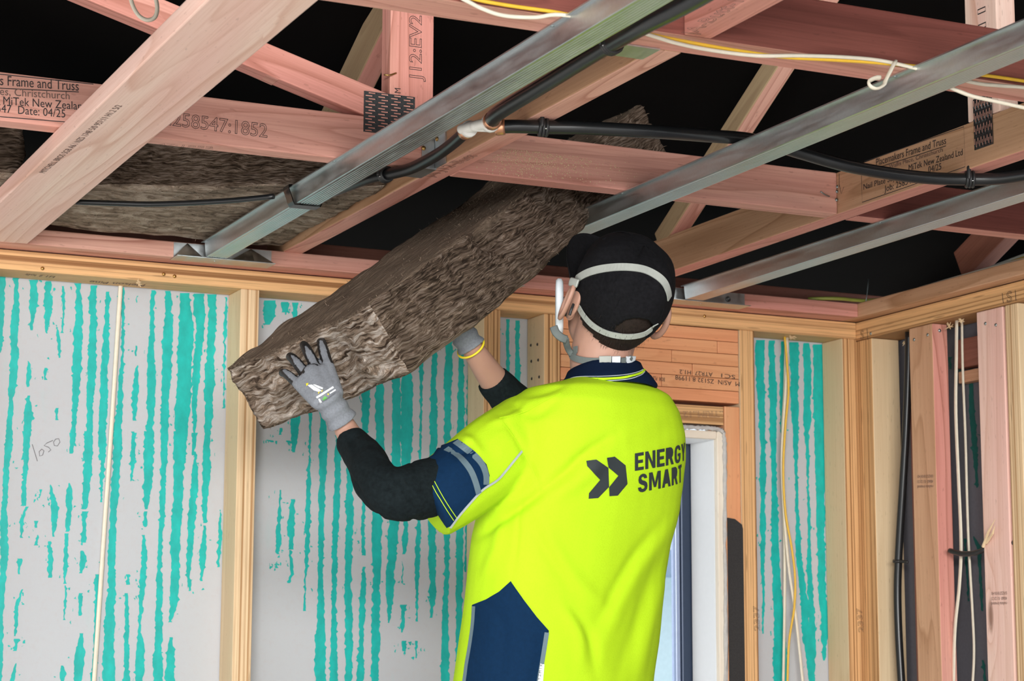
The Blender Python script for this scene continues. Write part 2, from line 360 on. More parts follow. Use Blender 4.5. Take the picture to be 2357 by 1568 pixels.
M_FOAM = plain('grey_expanding_foam', (.52, .50, .48), .95, var=.25, sc=90, bs=.8)
# ---------------------------------------------------------------- lettering and marks (flat print lying on timber)
def text_mesh(s, outline=False, bold=0.0):
    cu = bpy.data.curves.new('tmp', 'FONT'); cu.body = s; cu.size = 1.0; cu.resolution_u = 3
    if outline: cu.fill_mode = 'NONE'; cu.bevel_depth = .012; cu.bevel_resolution = 0
    elif bold: cu.offset = bold
    o = bpy.data.objects.new('tmp', cu); COL.objects.link(o)
    dg = bpy.context.evaluated_depsgraph_get(); me = bpy.data.meshes.new_from_object(o.evaluated_get(dg))
    n = len(me.vertices); A = np.zeros(n*3); me.vertices.foreach_get('co', A); A = A.reshape(-1, 3)
    Q = [tuple(p.vertices) for p in me.polygons]
    bpy.data.objects.remove(o); bpy.data.curves.remove(cu); bpy.data.meshes.remove(me); return A, Q
def text_at(parent, s, o, xd, yd, width, mat=None, height=None, outline=False, name='lettering', off=.0006, bold=0.0):
    A, Q = text_mesh(s, outline, bold); A[:, 0] -= A[:, 0].min(); k = width/A[:, 0].max(); ky = k if height is None else height/.7
    xd, yd = np.asarray(xd, float), np.asarray(yd, float); nrm = np.cross(xd, yd); nrm /= np.linalg.norm(nrm)
    V = np.asarray(o)+A[:, :1]*k*xd+A[:, 1:2]*ky*yd+nrm*(off+np.clip(A[:, 2:3]*k*.15, -.0003, .0004))
    return mesh(name, V, Q, mat or M_INK, parent)
def text_px(parent, s, p0, p1, ax, v, n, mat=None, height=None, **k):
    a, b = pl(*p0, ax, v), pl(*p1, ax, v); x = b-a; w = np.linalg.norm(x); x /= w
    return text_at(parent, s, a, x, np.cross(n, x), w, mat, height, **k)
def stroke_px(parent, strokes, ax, v, n, width, mat, name='ink_line', off=.0006):
    n = np.asarray(n, float); parts = []
    for st in strokes:
        P = np.array([pl(*p, ax, v) for p in st]); T = np.gradient(P, axis=0); T /= np.linalg.norm(T, axis=1)[:, None]
        S = np.cross(T, n)*width/2; V = np.empty((2*len(P), 3)); V[0::2] = P+S+n*off; V[1::2] = P-S+n*off
        parts.append((V, [(2*i, 2*i+1, 2*i+3, 2*i+2) for i in range(len(P)-1)]))
    return mesh(name, *merge(parts), mat, parent)
NY = np.array([0, -1., 0]); NX = np.array([-1., 0, 0]); NZ = np.array([0, 0, -1.])
def nails(parent, pts, r=.004, mat=None, name='nail'):
    for p, n in pts:
        c, q = ellipsoid_data((0, 0, 0), (r, r, r*.5), 8, 4); R = Vector(n).to_track_quat('Z', 'Y').to_matrix()
        mesh(name, np.array([np.array(R @ Vector(a)) for a in c])+np.asarray(p), q, mat or M_NAIL, parent, True)

# ---------------------------------------------------------------- the setting
YB, ZL, ZT, ZC, ZJ = 4.70, 2.381, 2.4255, 2.428, 2.463
def slab(name, lo, hi, mat, kind='structure', parent=None):
    lo, hi = np.array(lo, float), np.array(hi, float); c = (lo+hi)/2
    bm = bevel_box(*(hi-lo), 0); me = bpy.data.meshes.new(name); bm.to_mesh(me); bm.free(); me.materials.append(mat)
    o = link(bpy.data.objects.new(name, me), parent, Matrix.Translation(Vector(c)))
    if kind: o['kind'] = kind
    return o
floor = slab('floor', (-6, -8, -.12), (6.5, 7.5, 0), M_CONC)
tag(floor, 'pale concrete floor slab')
# roof underlay, sloping gently
RPY = [(5.25, 2.49), (4.0, 2.88), (1.0, 3.84), (-2.8, 2.63)]; RV, RF = [], []
for x in (-2.4, 3.62):
    for y, z in RPY: RV.append((x, y, z))
for x in (-2.4, 3.62):
    for y, z in RPY: RV.append((x, y, z+.02))
for i in range(3): RF += [(i, i+1, 5+i, 4+i), (8+i, 12+i, 13+i, 9+i)]
RF += [(0, 1, 2, 3), (4, 7, 6, 5), (0, 4, 12, 8), (3, 11, 15, 7)]
ceiling = mesh('ceiling', RV, RF, M_ROOF)
tag(ceiling, 'black roof underlay sheet above the trusses', kind='structure')

# back wall: fibre board with the window opening left out
def wall_board(name, pieces, mat):
    parts = []
    for lo, hi in pieces:
        lo, hi = np.array(lo, float), np.array(hi, float)
        V = np.array([[(lo, hi)[i][0], (lo, hi)[j][1], (lo, hi)[k][2]] for i in (0, 1) for j in (0, 1) for k in (0, 1)])
        parts.append((V, [(0, 1, 3, 2), (4, 6, 7, 5), (0, 4, 5, 1), (2, 3, 7, 6), (0, 2, 6, 4), (1, 5, 7, 3)]))
    return mesh(name, *merge(parts), mat)
WX0, WX1, WZ = 2.285, 2.752, 2.115
wall_back = wall_board('wall_back', [((-2.2, YB, 0), (WX0, YB+.012, 2.45)), ((WX0, YB, WZ+.02), (WX1+.01, YB+.012, 2.45)), ((WX1+.01, YB, 0), (3.3, YB+.012, 2.45)), ((WX0, YB, 0), (WX1+.01, YB+.012, .5))], M_BOARD)
tag(wall_back, 'pale fibre board back wall with worn teal stripes between timber studs', kind='structure')
P = wall_back
block('top_plate', (-2.2, 4.6, ZL), (3.164, 4.698, ZT), 0, 2, M_LVL, P)
for x0, x1 in ((.25, .295), (.86-.02, .885-.02-.0)): pass
def stud(x0, x1, mat=M_LVL, z0=0.0, z1=ZL, y0=4.6, side=True, name='stud'):
    o = block(name, (x0, y0, z0), (x1, YB-.002, z1), 2, 0, mat, P)
    if side:   # the wide veneer faces are smooth, only the edge shows laminations
        o.data.materials.append(M_LVLS)
        for p in o.data.polygons:
            if abs(p.normal.z) > .9: p.material_index = 1
    return o
stud(.83, .875, M_LVLP); stud(1.451, 1.496, M_LVLP); stud(2.072, 2.117); stud(2.236, 2.281); stud(2.800, 2.845); stud(3.119, 3.164)
stud(.2, .245, M_LVLP)
block('bottom_plate', (-2.2, 4.6, 0), (3.164, YB-.002, .045), 0, 2, M_LVL, P)
stud(2.754, 2.799, M_ORANGE, 0, 2.178, 4.602, False, 'jamb_stud')
# lintel: finger-jointed boards, courses and joints seen in the photo
zl = np.linspace(2.186, 2.379, 7)
joints = [(2.50,), (2.57, ), (2.42, 2.66), (2.60,), (2.47, 2.795-.06), (2.56,)]
for i in range(6):
    xs = [2.283]+list(joints[i])+[2.798]
    for a, b in zip(xs[:-1], xs[1:]):
        block('lintel_board', (a+.0006, 4.601+RNG.uniform(0, .0012), zl[i]+.0005), (b-.0006, 4.69, zl[i+1]-.0005), 0, 1, M_ORANGE, P, .0015)
sub = block('head_trimmer', (2.283, 4.603, 2.128), (2.752, 4.69, 2.176), 0, 2, M_LVL, P)
text_px(sub, '..TRIM..12', (1664, 947), (1572, 947), 1, 4.603, NY, height=.016, outline=True, mat=M_INKF)
lint = [o for o in P.children if o.name.startswith('lintel_board')]
for s, p0, p1, h in (('SC1', (1692, 864), (1660, 860), .0105), ('M  AS/N  ZS132 8.11998', (1702, 880), (1554, 864), .0115), ('ATR27  H1.2', (1640, 858), (1564, 851), .011), ('BOR  PL8', (1530, 870), (1503, 866), .010)):
    text_px(lint[3], s, p0, p1, 1, 4.6005, NY, height=h, mat=M_INK)
felt = slab('felt_strip', (0, 0, 0), (.046, .0022, 1.9), M_FELT, None, P)
# cut corner at the top of the felt
fv = [pl(1674, 1192, 1, 4.601), pl(1693, 1195, 1, 4.601), pl(1711, 1208, 1, 4.601), pl(1714, 1218, 1, 4.601), pl(1721, 1568, 1, 4.601), pl(1676, 1568, 1, 4.601)]
bpy.data.objects.remove(felt)
def prism(name, poly, d, mat, parent):
    poly = np.array(poly); n = len(poly); V = np.vstack([poly, poly+np.array(d)])
    return mesh(name, V, [tuple(range(n)), tuple(range(2*n-1, n-1, -1))]+[(i, n+i, n+(i+1) % n, (i+1) % n) for i in range(n)], mat, parent)
fx = [p[0] for p in fv]
prism('felt_strip', [(2.757, 4.5995, fv[0][2]), (2.779, 4.5995, fv[1][2]), (2.800, 4.5995, fv[2][2]), (2.803, 4.5995, fv[3][2]), (2.803, 4.5995, .3), (2.757, 4.5995, .3)], (0, .002, 0), M_FELT, P)
for (a, b) in (((1749, 1452), (1746, 1395)), ((1988, 1455), (1983, 1400))):
    text_px(P, '2337', a, b, 1, 4.5995, NY, height=.017, outline=True, mat=M_INK)
nails(P, [(pl(x, y, 0, 2.2358), NX) for x, y in ((1222, 795), (1237, 793), (1223, 832), (1239, 829), (1224, 872), (1241, 868))], .0042, M_INK, 'nail_hole')
# printing on the underside of the top plate (seen upside down) and marks
text_px(P, 'H1.2 loft', (128, 636), (60, 630), 2, ZL-.0005, NZ, height=.02, mat=M_INKF)
text_px(P, 'Nelson Pine', (335, 655), (208, 646), 2, ZL-.0005, NZ, height=.026, mat=M_INKF)
stroke_px(P, [[(74, 1023), (86, 1062)], [(96, 1034), (90, 1040), (91, 1050), (98, 1048), (101, 1038), (96, 1034)], [(122, 1014), (108, 1020), (101, 1026), (112, 1030), (117, 1036), (111, 1041)], [(128, 1011), (123, 1018), (125, 1026), (132, 1027), (138, 1018), (135, 1010), (128, 1011)]], 1, YB, NY, .0016, M_PENCIL, 'pencil_mark')
nails(P, [(pl(x, y, 1, 4.599), NY) for x, y in ((98, 618), (377, 631), (402, 636), (1622, 728))], .0045, M_RUST)

# worn teal coating: strips with torn edges, one mesh a bay
def stripes(name, segs, ax, v, n, mat, parent, jag=1.4):
    parts = []; n = np.asarray(n, float)
    for kk, sg in enumerate(segs):
        dz = .0004+.0000025*kk
        pts = np.array(sg, float)                      # (x, y, width) knots
        if pts[-1, 1] > 1560: pts = np.vstack([pts, pts[-1]+(pts[-1]-pts[0])*np.array([1, 1, 0])*(500/max(60, pts[-1, 1]-pts[0, 1]))])
        ys = np.arange(pts[0, 1], pts[-1, 1]+.1, 4.0)
        if len(ys) < 3: ys = np.linspace(pts[0, 1], pts[-1, 1], 4)
        xs = np.interp(ys, pts[:, 1], pts[:, 0]); ws = np.interp(ys, pts[:, 1], pts[:, 2])*1.1+.4
        j = RNG.normal(0, jag, (2, len(ys))); j[:, 1:-1] = j[:, 1:-1]*.6+.4*j[:, :-2]
        sp = RNG.random((2, len(ys))) < .05; j = np.where(sp, j-RNG.uniform(1, 4, j.shape), j)
        wob = np.cumsum(RNG.normal(0, .5, (2, len(ys))), 1); wob -= np.linspace(0, 1, len(ys))*wob[:, -1:]
        wob = np.clip(wob, -.22*ws, .22*ws)
        L = xs-ws/2+j[0]+wob[0]; R = xs+ws/2-j[1]+wob[1]; R = np.maximum(R, L+.8)
        V = []
        for a, b, y in zip(L, R, ys): V += [pl(a, y, ax, v)+n*dz, pl(b, y, ax, v)+n*dz]
        parts.append((np.array(V), [(2*i, 2*i+1, 2*i+3, 2*i+2) for i in range(len(ys)-1)]))
    o = mesh(name, *merge(parts), mat, parent); o['kind'] = 'stuff'; return o
def flecks(segs, n, w=3.0):
    out = []
    for _ in range(n):
        s = random.choice(segs); a, b = s[0], s[-1]; t = random.random(); x = a[0]+(b[0]-a[0])*t+random.gauss(0, 14); y = a[1]+(b[1]-a[1])*t
        h = random.uniform(2, 9); out.append([(x, y, .6), (x+random.uniform(-1, 1), y+h/2, random.uniform(1, w)), (x, y+h, .5)])
    return out
def U(cx, cy, w): return (cx/3.136, 560+cy/3.136, w/3.136)
def Lw(cx, cy, w): return (cx/2.761, 1000+cy/2.761, w/2.761)
S1 = [[U(10, 240, 55), U(5, 620, 30), U(0, 800, 8)], [U(118, 250, 30), U(112, 500, 45), U(105, 800, 45), U(85, 1080, 35), U(80, 1120, 14), U(82, 1180, 34), U(62, 1568, 32)],
 [U(243, 265, 52), U(238, 450, 50), U(225, 640, 14)], [U(350, 275, 42), U(342, 520, 48), U(338, 660, 10)], [U(455, 310, 8), U(457, 480, 22), U(450, 660, 10)], [U(405, 590, 8), U(428, 720, 22), U(432, 830, 10)],
 [U(565, 290, 32), U(565, 470, 50), U(545, 900, 58), U(535, 1250, 45), U(512, 1520, 18)], [U(678, 305, 45), U(668, 500, 50), U(655, 900, 55), U(640, 1568, 45)], [U(780, 350, 20), U(775, 600, 32), U(755, 1000, 42), U(735, 1568, 35)],
 [U(893, 320, 14), U(886, 800, 30), U(855, 1300, 52), U(845, 1568, 58)], [U(990, 380, 8), U(985, 440, 14)], [U(985, 740, 8), U(980, 820, 14)], [U(990, 880, 8), U(980, 1050, 40), U(970, 1290, 22)], [U(962, 1360, 12), U(958, 1568, 34)],
 [U(1105, 340, 26), U(1095, 600, 26), U(1092, 800, 55), U(1085, 1200, 58), U(1070, 1568, 55)], [U(1215, 345, 40), U(1215, 640, 58), U(1200, 1000, 55), U(1182, 1568, 42)], [U(1335, 360, 60), U(1338, 600, 100), U(1320, 1000, 85), U(1295, 1568, 78)],
 [U(1440, 365, 66), U(1435, 600, 52), U(1415, 1000, 48), U(1395, 1440, 22), U(1390, 1500, 10)], [U(1530, 370, 56), U(1522, 700, 46), U(1518, 1050, 56), U(1495, 1568, 24)], [U(1632, 390, 12), U(1625, 600, 20), U(1612, 1200, 14)],
 [U(205, 850, 12), U(205, 930, 26), U(200, 1040, 20)], [U(205, 1100, 10), U(205, 1230, 60), U(190, 1400, 50), U(175, 1568, 28)], [U(408, 1190, 8), U(408, 1280, 16)], [U(325, 900, 10), U(327, 1000, 12)]]
S1 += [[Lw(62, -20, 32), Lw(45, 200, 28), Lw(36, 480, 32), Lw(32, 600, 48), Lw(25, 900, 44), Lw(12, 1150, 20), Lw(10, 1300, 34), Lw(8, 1568, 18)], [Lw(168, -20, 44), Lw(155, 250, 26), Lw(150, 465, 28)], [Lw(175, 460, 10), Lw(142, 530, 20), Lw(135, 660, 16)],
 [Lw(130, 790, 22), Lw(118, 890, 12)], [Lw(140, 985, 5), Lw(112, 1080, 20), Lw(95, 1290, 12)], [Lw(105, 1300, 28), Lw(92, 1385, 12)], [Lw(98, 1455, 6), Lw(85, 1550, 18)], [Lw(258, 350, 14), Lw(250, 415, 6)], [Lw(230, 550, 16), Lw(228, 595, 10)], [Lw(238, 640, 8), Lw(228, 710, 14)],
 [Lw(318, 320, 8), Lw(350, 480, 48), Lw(338, 660, 14)], [Lw(315, 680, 10), Lw(325, 800, 40), Lw(315, 915, 12)], [Lw(465, -10, 34), Lw(455, 125, 14)], [Lw(440, 310, 14), Lw(440, 370, 34), Lw(428, 620, 24)], [Lw(425, 630, 20), Lw(415, 850, 24), Lw(410, 950, 10)], [Lw(415, 960, 12), Lw(408, 1190, 10)],
 [Lw(557, -20, 42), Lw(555, 250, 50), Lw(535, 480, 24)], [Lw(540, 490, 34), Lw(532, 600, 22), Lw(528, 695, 26)], [Lw(520, 740, 14), Lw(532, 800, 38), Lw(512, 885, 14)], [Lw(512, 1010, 18), Lw(510, 1090, 28), Lw(508, 1160, 20)], [Lw(518, 1265, 12), Lw(505, 1400, 58), Lw(490, 1568, 48)],
 [Lw(655, -10, 32), Lw(648, 200, 22), Lw(642, 440, 10)], [Lw(614, 890, 20), Lw(605, 1200, 18), Lw(600, 1400, 28), Lw(580, 1568, 26)], [Lw(748, -20, 44), Lw(730, 300, 44), Lw(712, 700, 46), Lw(705, 1000, 50), Lw(690, 1200, 58), Lw(685, 1568, 60)],
 [Lw(847, -10, 22), Lw(842, 200, 22), Lw(835, 300, 10)], [Lw(812, 890, 14), Lw(810, 960, 16)], [Lw(803, 1010, 20), Lw(800, 1200, 24), Lw(795, 1568, 34)], [Lw(945, -20, 52), Lw(930, 350, 44), Lw(928, 480, 16)], [Lw(926, 490, 18), Lw(922, 600, 16)], [Lw(910, 640, 10), Lw(915, 780, 40), Lw(905, 1000, 42), Lw(890, 1200, 16), Lw(888, 1380, 54), Lw(885, 1568, 54)],
 [Lw(1048, -20, 40), Lw(1035, 200, 38), Lw(1020, 600, 30), Lw(1005, 900, 34), Lw(998, 1300, 44), Lw(995, 1568, 50)], [Lw(1142, -20, 64), Lw(1135, 300, 62), Lw(1120, 600, 66), Lw(1105, 950, 42), Lw(1108, 1050, 50), Lw(1082, 1195, 12)], [Lw(1088, 1290, 10), Lw(1090, 1400, 44), Lw(1086, 1568, 48)],
 [Lw(1235, -10, 30), Lw(1222, 140, 10)], [Lw(1245, 110, 8), Lw(1230, 350, 40), Lw(1212, 600, 32), Lw(1195, 950, 14)], [Lw(1318, -10, 28), Lw(1310, 250, 30), Lw(1298, 570, 14)], [Lw(1305, 580, 8), Lw(1292, 780, 38), Lw(1278, 935, 10)], [Lw(1402, 480, 8), Lw(1395, 650, 22), Lw(1385, 850, 12)], [Lw(1205, 930, 20), Lw(1205, 1000, 8)], [Lw(395, 1470, 12), Lw(398, 1520, 40), Lw(396, 1568, 16)]]
stripes('teal_coating', S1+flecks(S1, 240), 1, YB, NY, M_TEAL, P)
def C2(cx, cy, w): return (560+cx/2.346, 900+cy/2.346, w/2.346)
def C3(cx, cy, w): return (590+cx/3.571, 680+cy/3.571, w/3.571)
S2 = [[C3(112, 42, 88), C3(105, 170, 88), C3(88, 255, 26)], [C3(232, 55, 62), C3(238, 150, 50)], [C3(320, 60, 40), C3(315, 200, 40)], [C2(280, 60, 48), C2(278, 200, 42), C2(275, 300, 26), C2(276, 335, 8)], [C2(362, 110, 18), C2(360, 300, 12), C2(352, 500, 28), C2(345, 800, 26), C2(335, 1000, 16), C2(330, 1190, 10)],
 [C2(432, 90, 28), C2(424, 400, 34), C2(415, 700, 24), C2(410, 1000, 24), C2(410, 1300, 40), C2(406, 1568, 48)], [C2(515, 240, 18), C2(505, 500, 26), C2(494, 850, 18), C2(490, 1150, 14), C2(488, 1568, 28)], [C2(576, 400, 26), C2(570, 700, 30), C2(566, 1000, 34), C2(566, 1300, 50), C2(565, 1568, 44)],
 [C2(652, 560, 16), C2(645, 700, 14), C2(650, 890, 20)], [C2(648, 950, 16), C2(642, 1100, 30), C2(636, 1300, 22), C2(638, 1568, 34)], [C2(668, -200, 30), C2(665, 120, 34), C2(660, 240, 20)], [C2(735, -160, 46), C2(742, 200, 56), C2(735, 600, 60), C2(728, 800, 56), C2(716, 1200, 46), C2(708, 1568, 36)],
 [C2(828, -220, 40), C2(818, 100, 40), C2(815, 400, 44), C2(805, 750, 40), C2(792, 1050, 30), C2(786, 1260, 8)], [C2(884, -300, 38), C2(884, 250, 42), C2(880, 450, 30), C2(872, 780, 26), C2(868, 890, 12)], [C2(858, 920, 6), C2(857, 1045, 8)], [C2(862, 1155, 26), C2(865, 1220, 22), C2(856, 1310, 8)], [C2(866, 1350, 20), C2(866, 1415, 14)],
 [C2(965, -340, 24), C2(958, 150, 20), C2(955, 400, 14), C2(950, 760, 28), C2(942, 1050, 20), C2(936, 1255, 8)], [C2(935, 1350, 14), C2(930, 1445, 6)], [C2(1032, -360, 30), C2(1025, 200, 28), C2(1018, 700, 26), C2(1018, 1100, 26), C2(1014, 1230, 8)],
 [C2(1110, -400, 28), C2(1103, 200, 26), C2(1098, 800, 20), C2(1090, 1200, 18), C2(1090, 1568, 30)], [C2(1175, -400, 28), C2(1168, 200, 34), C2(1160, 900, 34), C2(1158, 1250, 30), C2(1155, 1568, 26)], [C2(1215, -100, 8), C2(1206, 700, 12), C2(1198, 980, 12)], [C2(198, 535, 6), C2(188, 800, 24), C2(186, 885, 10)], [C2(268, 585, 14), C2(264, 720, 36), C2(260, 860, 14)], [C2(252, 860, 10), C2(260, 990, 20), C2(244, 1040, 6)], [C2(182, 920, 10), C2(178, 965, 8)], [C2(205, 200, 14), C2(198, 245, 8)], [C2(128, 264, 6), C2(148, 270, 34), C2(160, 278, 6)], [C2(235, 268, 8), C2(245, 275, 30), C2(262, 285, 8)]]
stripes('teal_coating', S2+flecks(S2, 200), 1, YB, NY, M_TEAL, P)
S3 = [[(1168, 735, 6), (1167, 940, 6), (1166, 1568, 7)], [(1190, 738, 11), (1189, 900, 10), (1188, 1568, 10)]]
def C4(cx, cy, w): return (1500+cx/2.75, 1000+cy/2.75, w/2.75)
S4 = [[(1750, 783, 17), (1752, 900, 16), C4(700, 0, 34), C4(707, 700, 26), C4(705, 1000, 12), C4(705, 1270, 6)], [(1775, 784, 13), (1778, 900, 13), C4(765, 0, 30), C4(772, 500, 36), C4(780, 900, 40), C4(800, 1300, 62), C4(810, 1568, 66)], [(1803, 786, 10), (1801, 900, 8), (1800, 1000, 5)],
 [(1828, 788, 18), (1826, 900, 19), C4(910, 0, 36), C4(918, 400, 26), C4(935, 750, 42), C4(965, 1100, 60), C4(1000, 1400, 44), C4(1010, 1568, 22)], [(1856, 790, 13), (1857, 900, 14), C4(985, 0, 28), C4(990, 400, 18), C4(995, 800, 18), C4(1010, 1200, 30), C4(1020, 1568, 30)], [(1884, 793, 22), (1886, 900, 24), C4(1065, 0, 56), C4(1072, 500, 58), C4(1080, 1000, 46), C4(1098, 1250, 42), C4(1090, 1440, 10)]]
stripes('teal_coating', S3+S4+flecks(S3+S4, 70, 2.5), 1, YB, NY, M_TEAL, P, 1.0)

# window in the back wall: liner, aluminium frame, glass
win = mesh('window_1', *merge([tube_data([(2.29, 4.82, 2.09), (2.72, 4.82, 2.09)], .004, 4)]), M_WINDARK); tag(win, 'narrow window with a dark blue frame and white reveal behind the worker', kind='structure')
block('window_liner', (WX1-.020, 4.604, .5), (WX1-.001, 4.622, 2.112), 2, 0, M_LINER, win); block('window_liner', (WX0+.001, 4.604, .5), (WX0+.020, 4.622, 2.112), 2, 0, M_LINER, win)
block('window_liner', (WX0+.021, 4.604, 2.092), (WX1-.021, 4.622, 2.112), 0, 2, M_LINER, win)
block('window_reveal', (WX1-.0195, 4.623, .5), (WX1-.004, 4.744, 2.10), 2, 0, M_WINWHITE, win); block('window_reveal', (WX0+.02, 4.623, 2.092), (WX1-.02, 4.744, 2.11), 0, 2, M_WINWHITE, win)
block('window_frame', (WX1-.048, 4.746, .5), (WX1-.004, 4.786, 2.10), 2, 0, M_WINDARK, win, .004); block('window_frame', (WX0+.01, 4.746, .5), (WX0+.06, 4.786, 2.10), 2, 0, M_WINDARK, win, .004)
block('window_frame', (WX0+.061, 4.746, 2.06), (WX1-.049, 4.786, 2.10), 0, 2, M_WINDARK, win, .004)
block('window_bead', (WX1-.062, 4.752, .5), (WX1-.0485, 4.776, 2.059), 2, 0, plain('pale_blue_bead', (.32, .38, .55), .3, .3), win, .002)
g = NT('clear_glass'); g.b.inputs['Transmission Weight'].default_value = 1; g.b.inputs['IOR'].default_value = 1.0001; g.b.inputs['Roughness'].default_value = 0; g.out((.93, .96, 1.0), 0)
gl = slab('window_pane', (WX0+.06, 4.760, .5), (WX1-.062, 4.764, 2.06), g.m, None, win)
V, Fc = tube_data(spline([pl(x, y, 1, 4.603) for x, y in ((1565, 983), (1600, 984), (1640, 986), (1660, 992), (1667, 1010), (1668, 1100), (1669, 1300), (1671, 1568))], 10), .0055, 8)
mesh('foam_bead', V+RNG.normal(0, .0012, V.shape), Fc, M_FOAM, win, True)
# what stands outside the window
nb = thing('neighbour_house', 'pale weatherboard house seen through the window behind the worker', 'house', (3.6, 9.0, 0))
slab('house_wall', (2.0, 9.0, 0), (7.5, 9.2, 1.95), plain('white_weatherboard', (.92, .94, .95), .7), None, nb)
slab('eave', (1.9, 8.6, 1.95), (7.6, 9.3, 2.06), plain('blue_grey_eave', (.34, .40, .52), .6), None, nb)
for k in range(8): slab('roof_sheet', (1.9, 8.6+k*.32, 2.06+k*.13), (7.6, 8.92+k*.32, 2.12+k*.13), plain('pale_roof', (.80, .83, .87), .6), None, nb) if k < 1 else slab('roof_sheet', (1.9, 8.6+k*.32, 2.06+k*.13), (7.6, 8.92+k*.32, 2.12+k*.13), bpy.data.materials['pale_roof'], None, nb)
fe = slab('garden_fence', (1.0, 7.35, 0), (6.4, 7.39, 1.36), plain('teal_fence', (.10, .42, .42), .6), None); tag(fe, 'low teal fence outside the window', 'fence')

# ---------------------------------------------------------------- right-hand wall
XR = 3.164
wall_right = slab('wall_right', (3.268, -1.0, 0), (3.28, YB-.001, 2.45), M_DARKBOARD); tag(wall_right, 'dark grey wall behind pink and laminated studs')
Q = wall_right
block('top_plate', (XR+.0003, -1.0, ZL-.005), (3.262, 4.698, ZT), 1, 2, M_LVL, Q)
def rstud(y0, y1, x1, mat, thick, name='stud', z1=ZL-.006, sidemat=None):
    o = block(name, (XR+.001, y0, 0), (x1, y1, z1), 2, thick, mat, Q)
    if sidemat:
        o.data.materials.append(sidemat)
        for p in o.data.polygons:
            if abs(p.normal.z) > .9: p.material_index = 1
    return o
rstud(4.532, 4.698, 3.252, M_LVL, 1, sidemat=M_LVLS); rp = rstud(4.267, 4.366, 3.212, M_TAN, 0, 'pink_stud'); rp2 = rstud(3.987, 4.087, 3.205, M_PALE, 0, 'pale_pink_stud'); rstud(3.930, 3.978, 3.255, M_LVLP, 1, sidemat=M_LVLS)
rp.data.materials.append(M_PINK)
for p in rp.data.polygons:
    if p.normal.y < -.9 or p.normal.y > .9: p.material_index = 1
rstud(3.3, 3.345, 3.255, M_LVLP, 1, sidemat=M_LVLS)
block('noggin', (3.232, 4.09, 2.262), (3.266, 4.265, 2.335), 1, 0, M_DARKTIM, Q); block('packer', (3.240, 4.09, 2.225), (3.266, 4.265, 2.255), 1, 0, M_TAN, Q)
block('backing_stud', (3.20, 4.37, 0), (3.262, 4.42, 2.2), 2, 0, M_DARKTIM, Q)
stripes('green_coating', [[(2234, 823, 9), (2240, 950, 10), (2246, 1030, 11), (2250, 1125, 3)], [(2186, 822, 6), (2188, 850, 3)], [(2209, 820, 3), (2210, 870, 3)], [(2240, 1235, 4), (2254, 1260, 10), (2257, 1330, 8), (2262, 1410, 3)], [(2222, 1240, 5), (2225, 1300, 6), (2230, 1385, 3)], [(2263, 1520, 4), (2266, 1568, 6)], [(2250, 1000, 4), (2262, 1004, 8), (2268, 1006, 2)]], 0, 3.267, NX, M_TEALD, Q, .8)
text_px(Q, 'S', (1990, 782), (1978, 784), 0, XR-.0006, NX, height=.022, outline=True) if False else None
text_px(Q, 'S', (1981, 782), (1989, 780), 0, XR-.0006, NX, height=.024, outline=True)
text_px(Q, 'S', (2318, 697), (2330, 694), 0, XR-.0006, NX, height=.026, outline=True)
stroke_px(Q, [[(1996, 757), (1998, 783)], [(2307, 675), (2310, 698)], [(2337, 668), (2339, 692)]], 0, XR, NX, .0018, M_INK)
for (x, y, st) in ((2112, 1093, rp), (2282, 1362, rp2)):
    for k, s in enumerate(('IS/NZS2718 KN H01', '4060  0.12121', 'radiata treated')):
        text_px(st, s, (x+36, y+12*k), (x, y+12*k+1), 0, XR+.0004, NX, height=.0075, mat=M_INKF)
nails(Q, [(pl(x, y, 0, XR), NX) for x, y in ((2104, 782), (2135, 771), (2268, 745), (2292, 748), (2004, 768))], .0045)
nails(Q, [(pl(2163, 761, 1, 4.266), NY)], .005)
# ---------------------------------------------------------------- perimeter timbers and roof framing
edge_b = block('edge_timber', (-2.2, 4.533, ZC), (3.125, 4.64, ZC+.036), 0, 2, M_PINK, label='pink edge timber running along the top of the back wall', cat='timber')
edge_r = block('edge_timber', (3.125, -1.0, ZC), (3.24, 4.64, ZC+.037), 1, 2, M_TAN, label='tan edge timber along the top of the right wall under the cables', cat='timber')
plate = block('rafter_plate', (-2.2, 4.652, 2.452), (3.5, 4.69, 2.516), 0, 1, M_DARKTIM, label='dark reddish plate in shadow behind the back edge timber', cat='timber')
# flat board under the trusses
J1 = block('flat_board', (.798, -.3, ZC), (.938, 4.532, ZC+.034), 1, 2, M_PALE, label='wide pale pink board crossing the upper left corner, lying flat', cat='board')
text_px(J1, 'MITCHELL BROS SGB A6 / NZS 1748 5/0 957:11 H1.2 5/2', (103, 398), (282, 243), 2, ZC, NZ, height=.0115, mat=M_INKF)
J2 = block('ceiling_joist', (1.530, 2.752, ZJ), (1.577, 4.66, ZJ+.09), 1, 0, M_TAN, label='pink joist with a butt stamp, running to the back wall beside the tee fitting', cat='joist')
def pinkbottom(o, mat=M_PINK):
    o.data.materials.append(mat)
    for p in o.data.polygons:
        wn = WM[o.name].to_3x3() @ p.normal
        if wn.z < -.9: p.material_index = len(o.data.materials)-1
pinkbottom(J2)
text_px(J2, '|\u25b3 J12-Butt'.replace('\u25b3', 'A'), (995, 407), (1100, 358), 2, ZJ, NZ, height=.024, outline=True, mat=M_INKF)
J2b = block('ceiling_joist', (1.533, 1.0, ZJ), (1.580, 2.668, ZJ+.09), 1, 0, M_PINK, label='pink joist end with a stamped underside at the top edge, under the near truss', cat='joist')
text_px(J2b, '|A-Butt-11', (1600, 78), (1730, -10), 2, ZJ, NZ, height=.024, outline=True, mat=M_INKF)

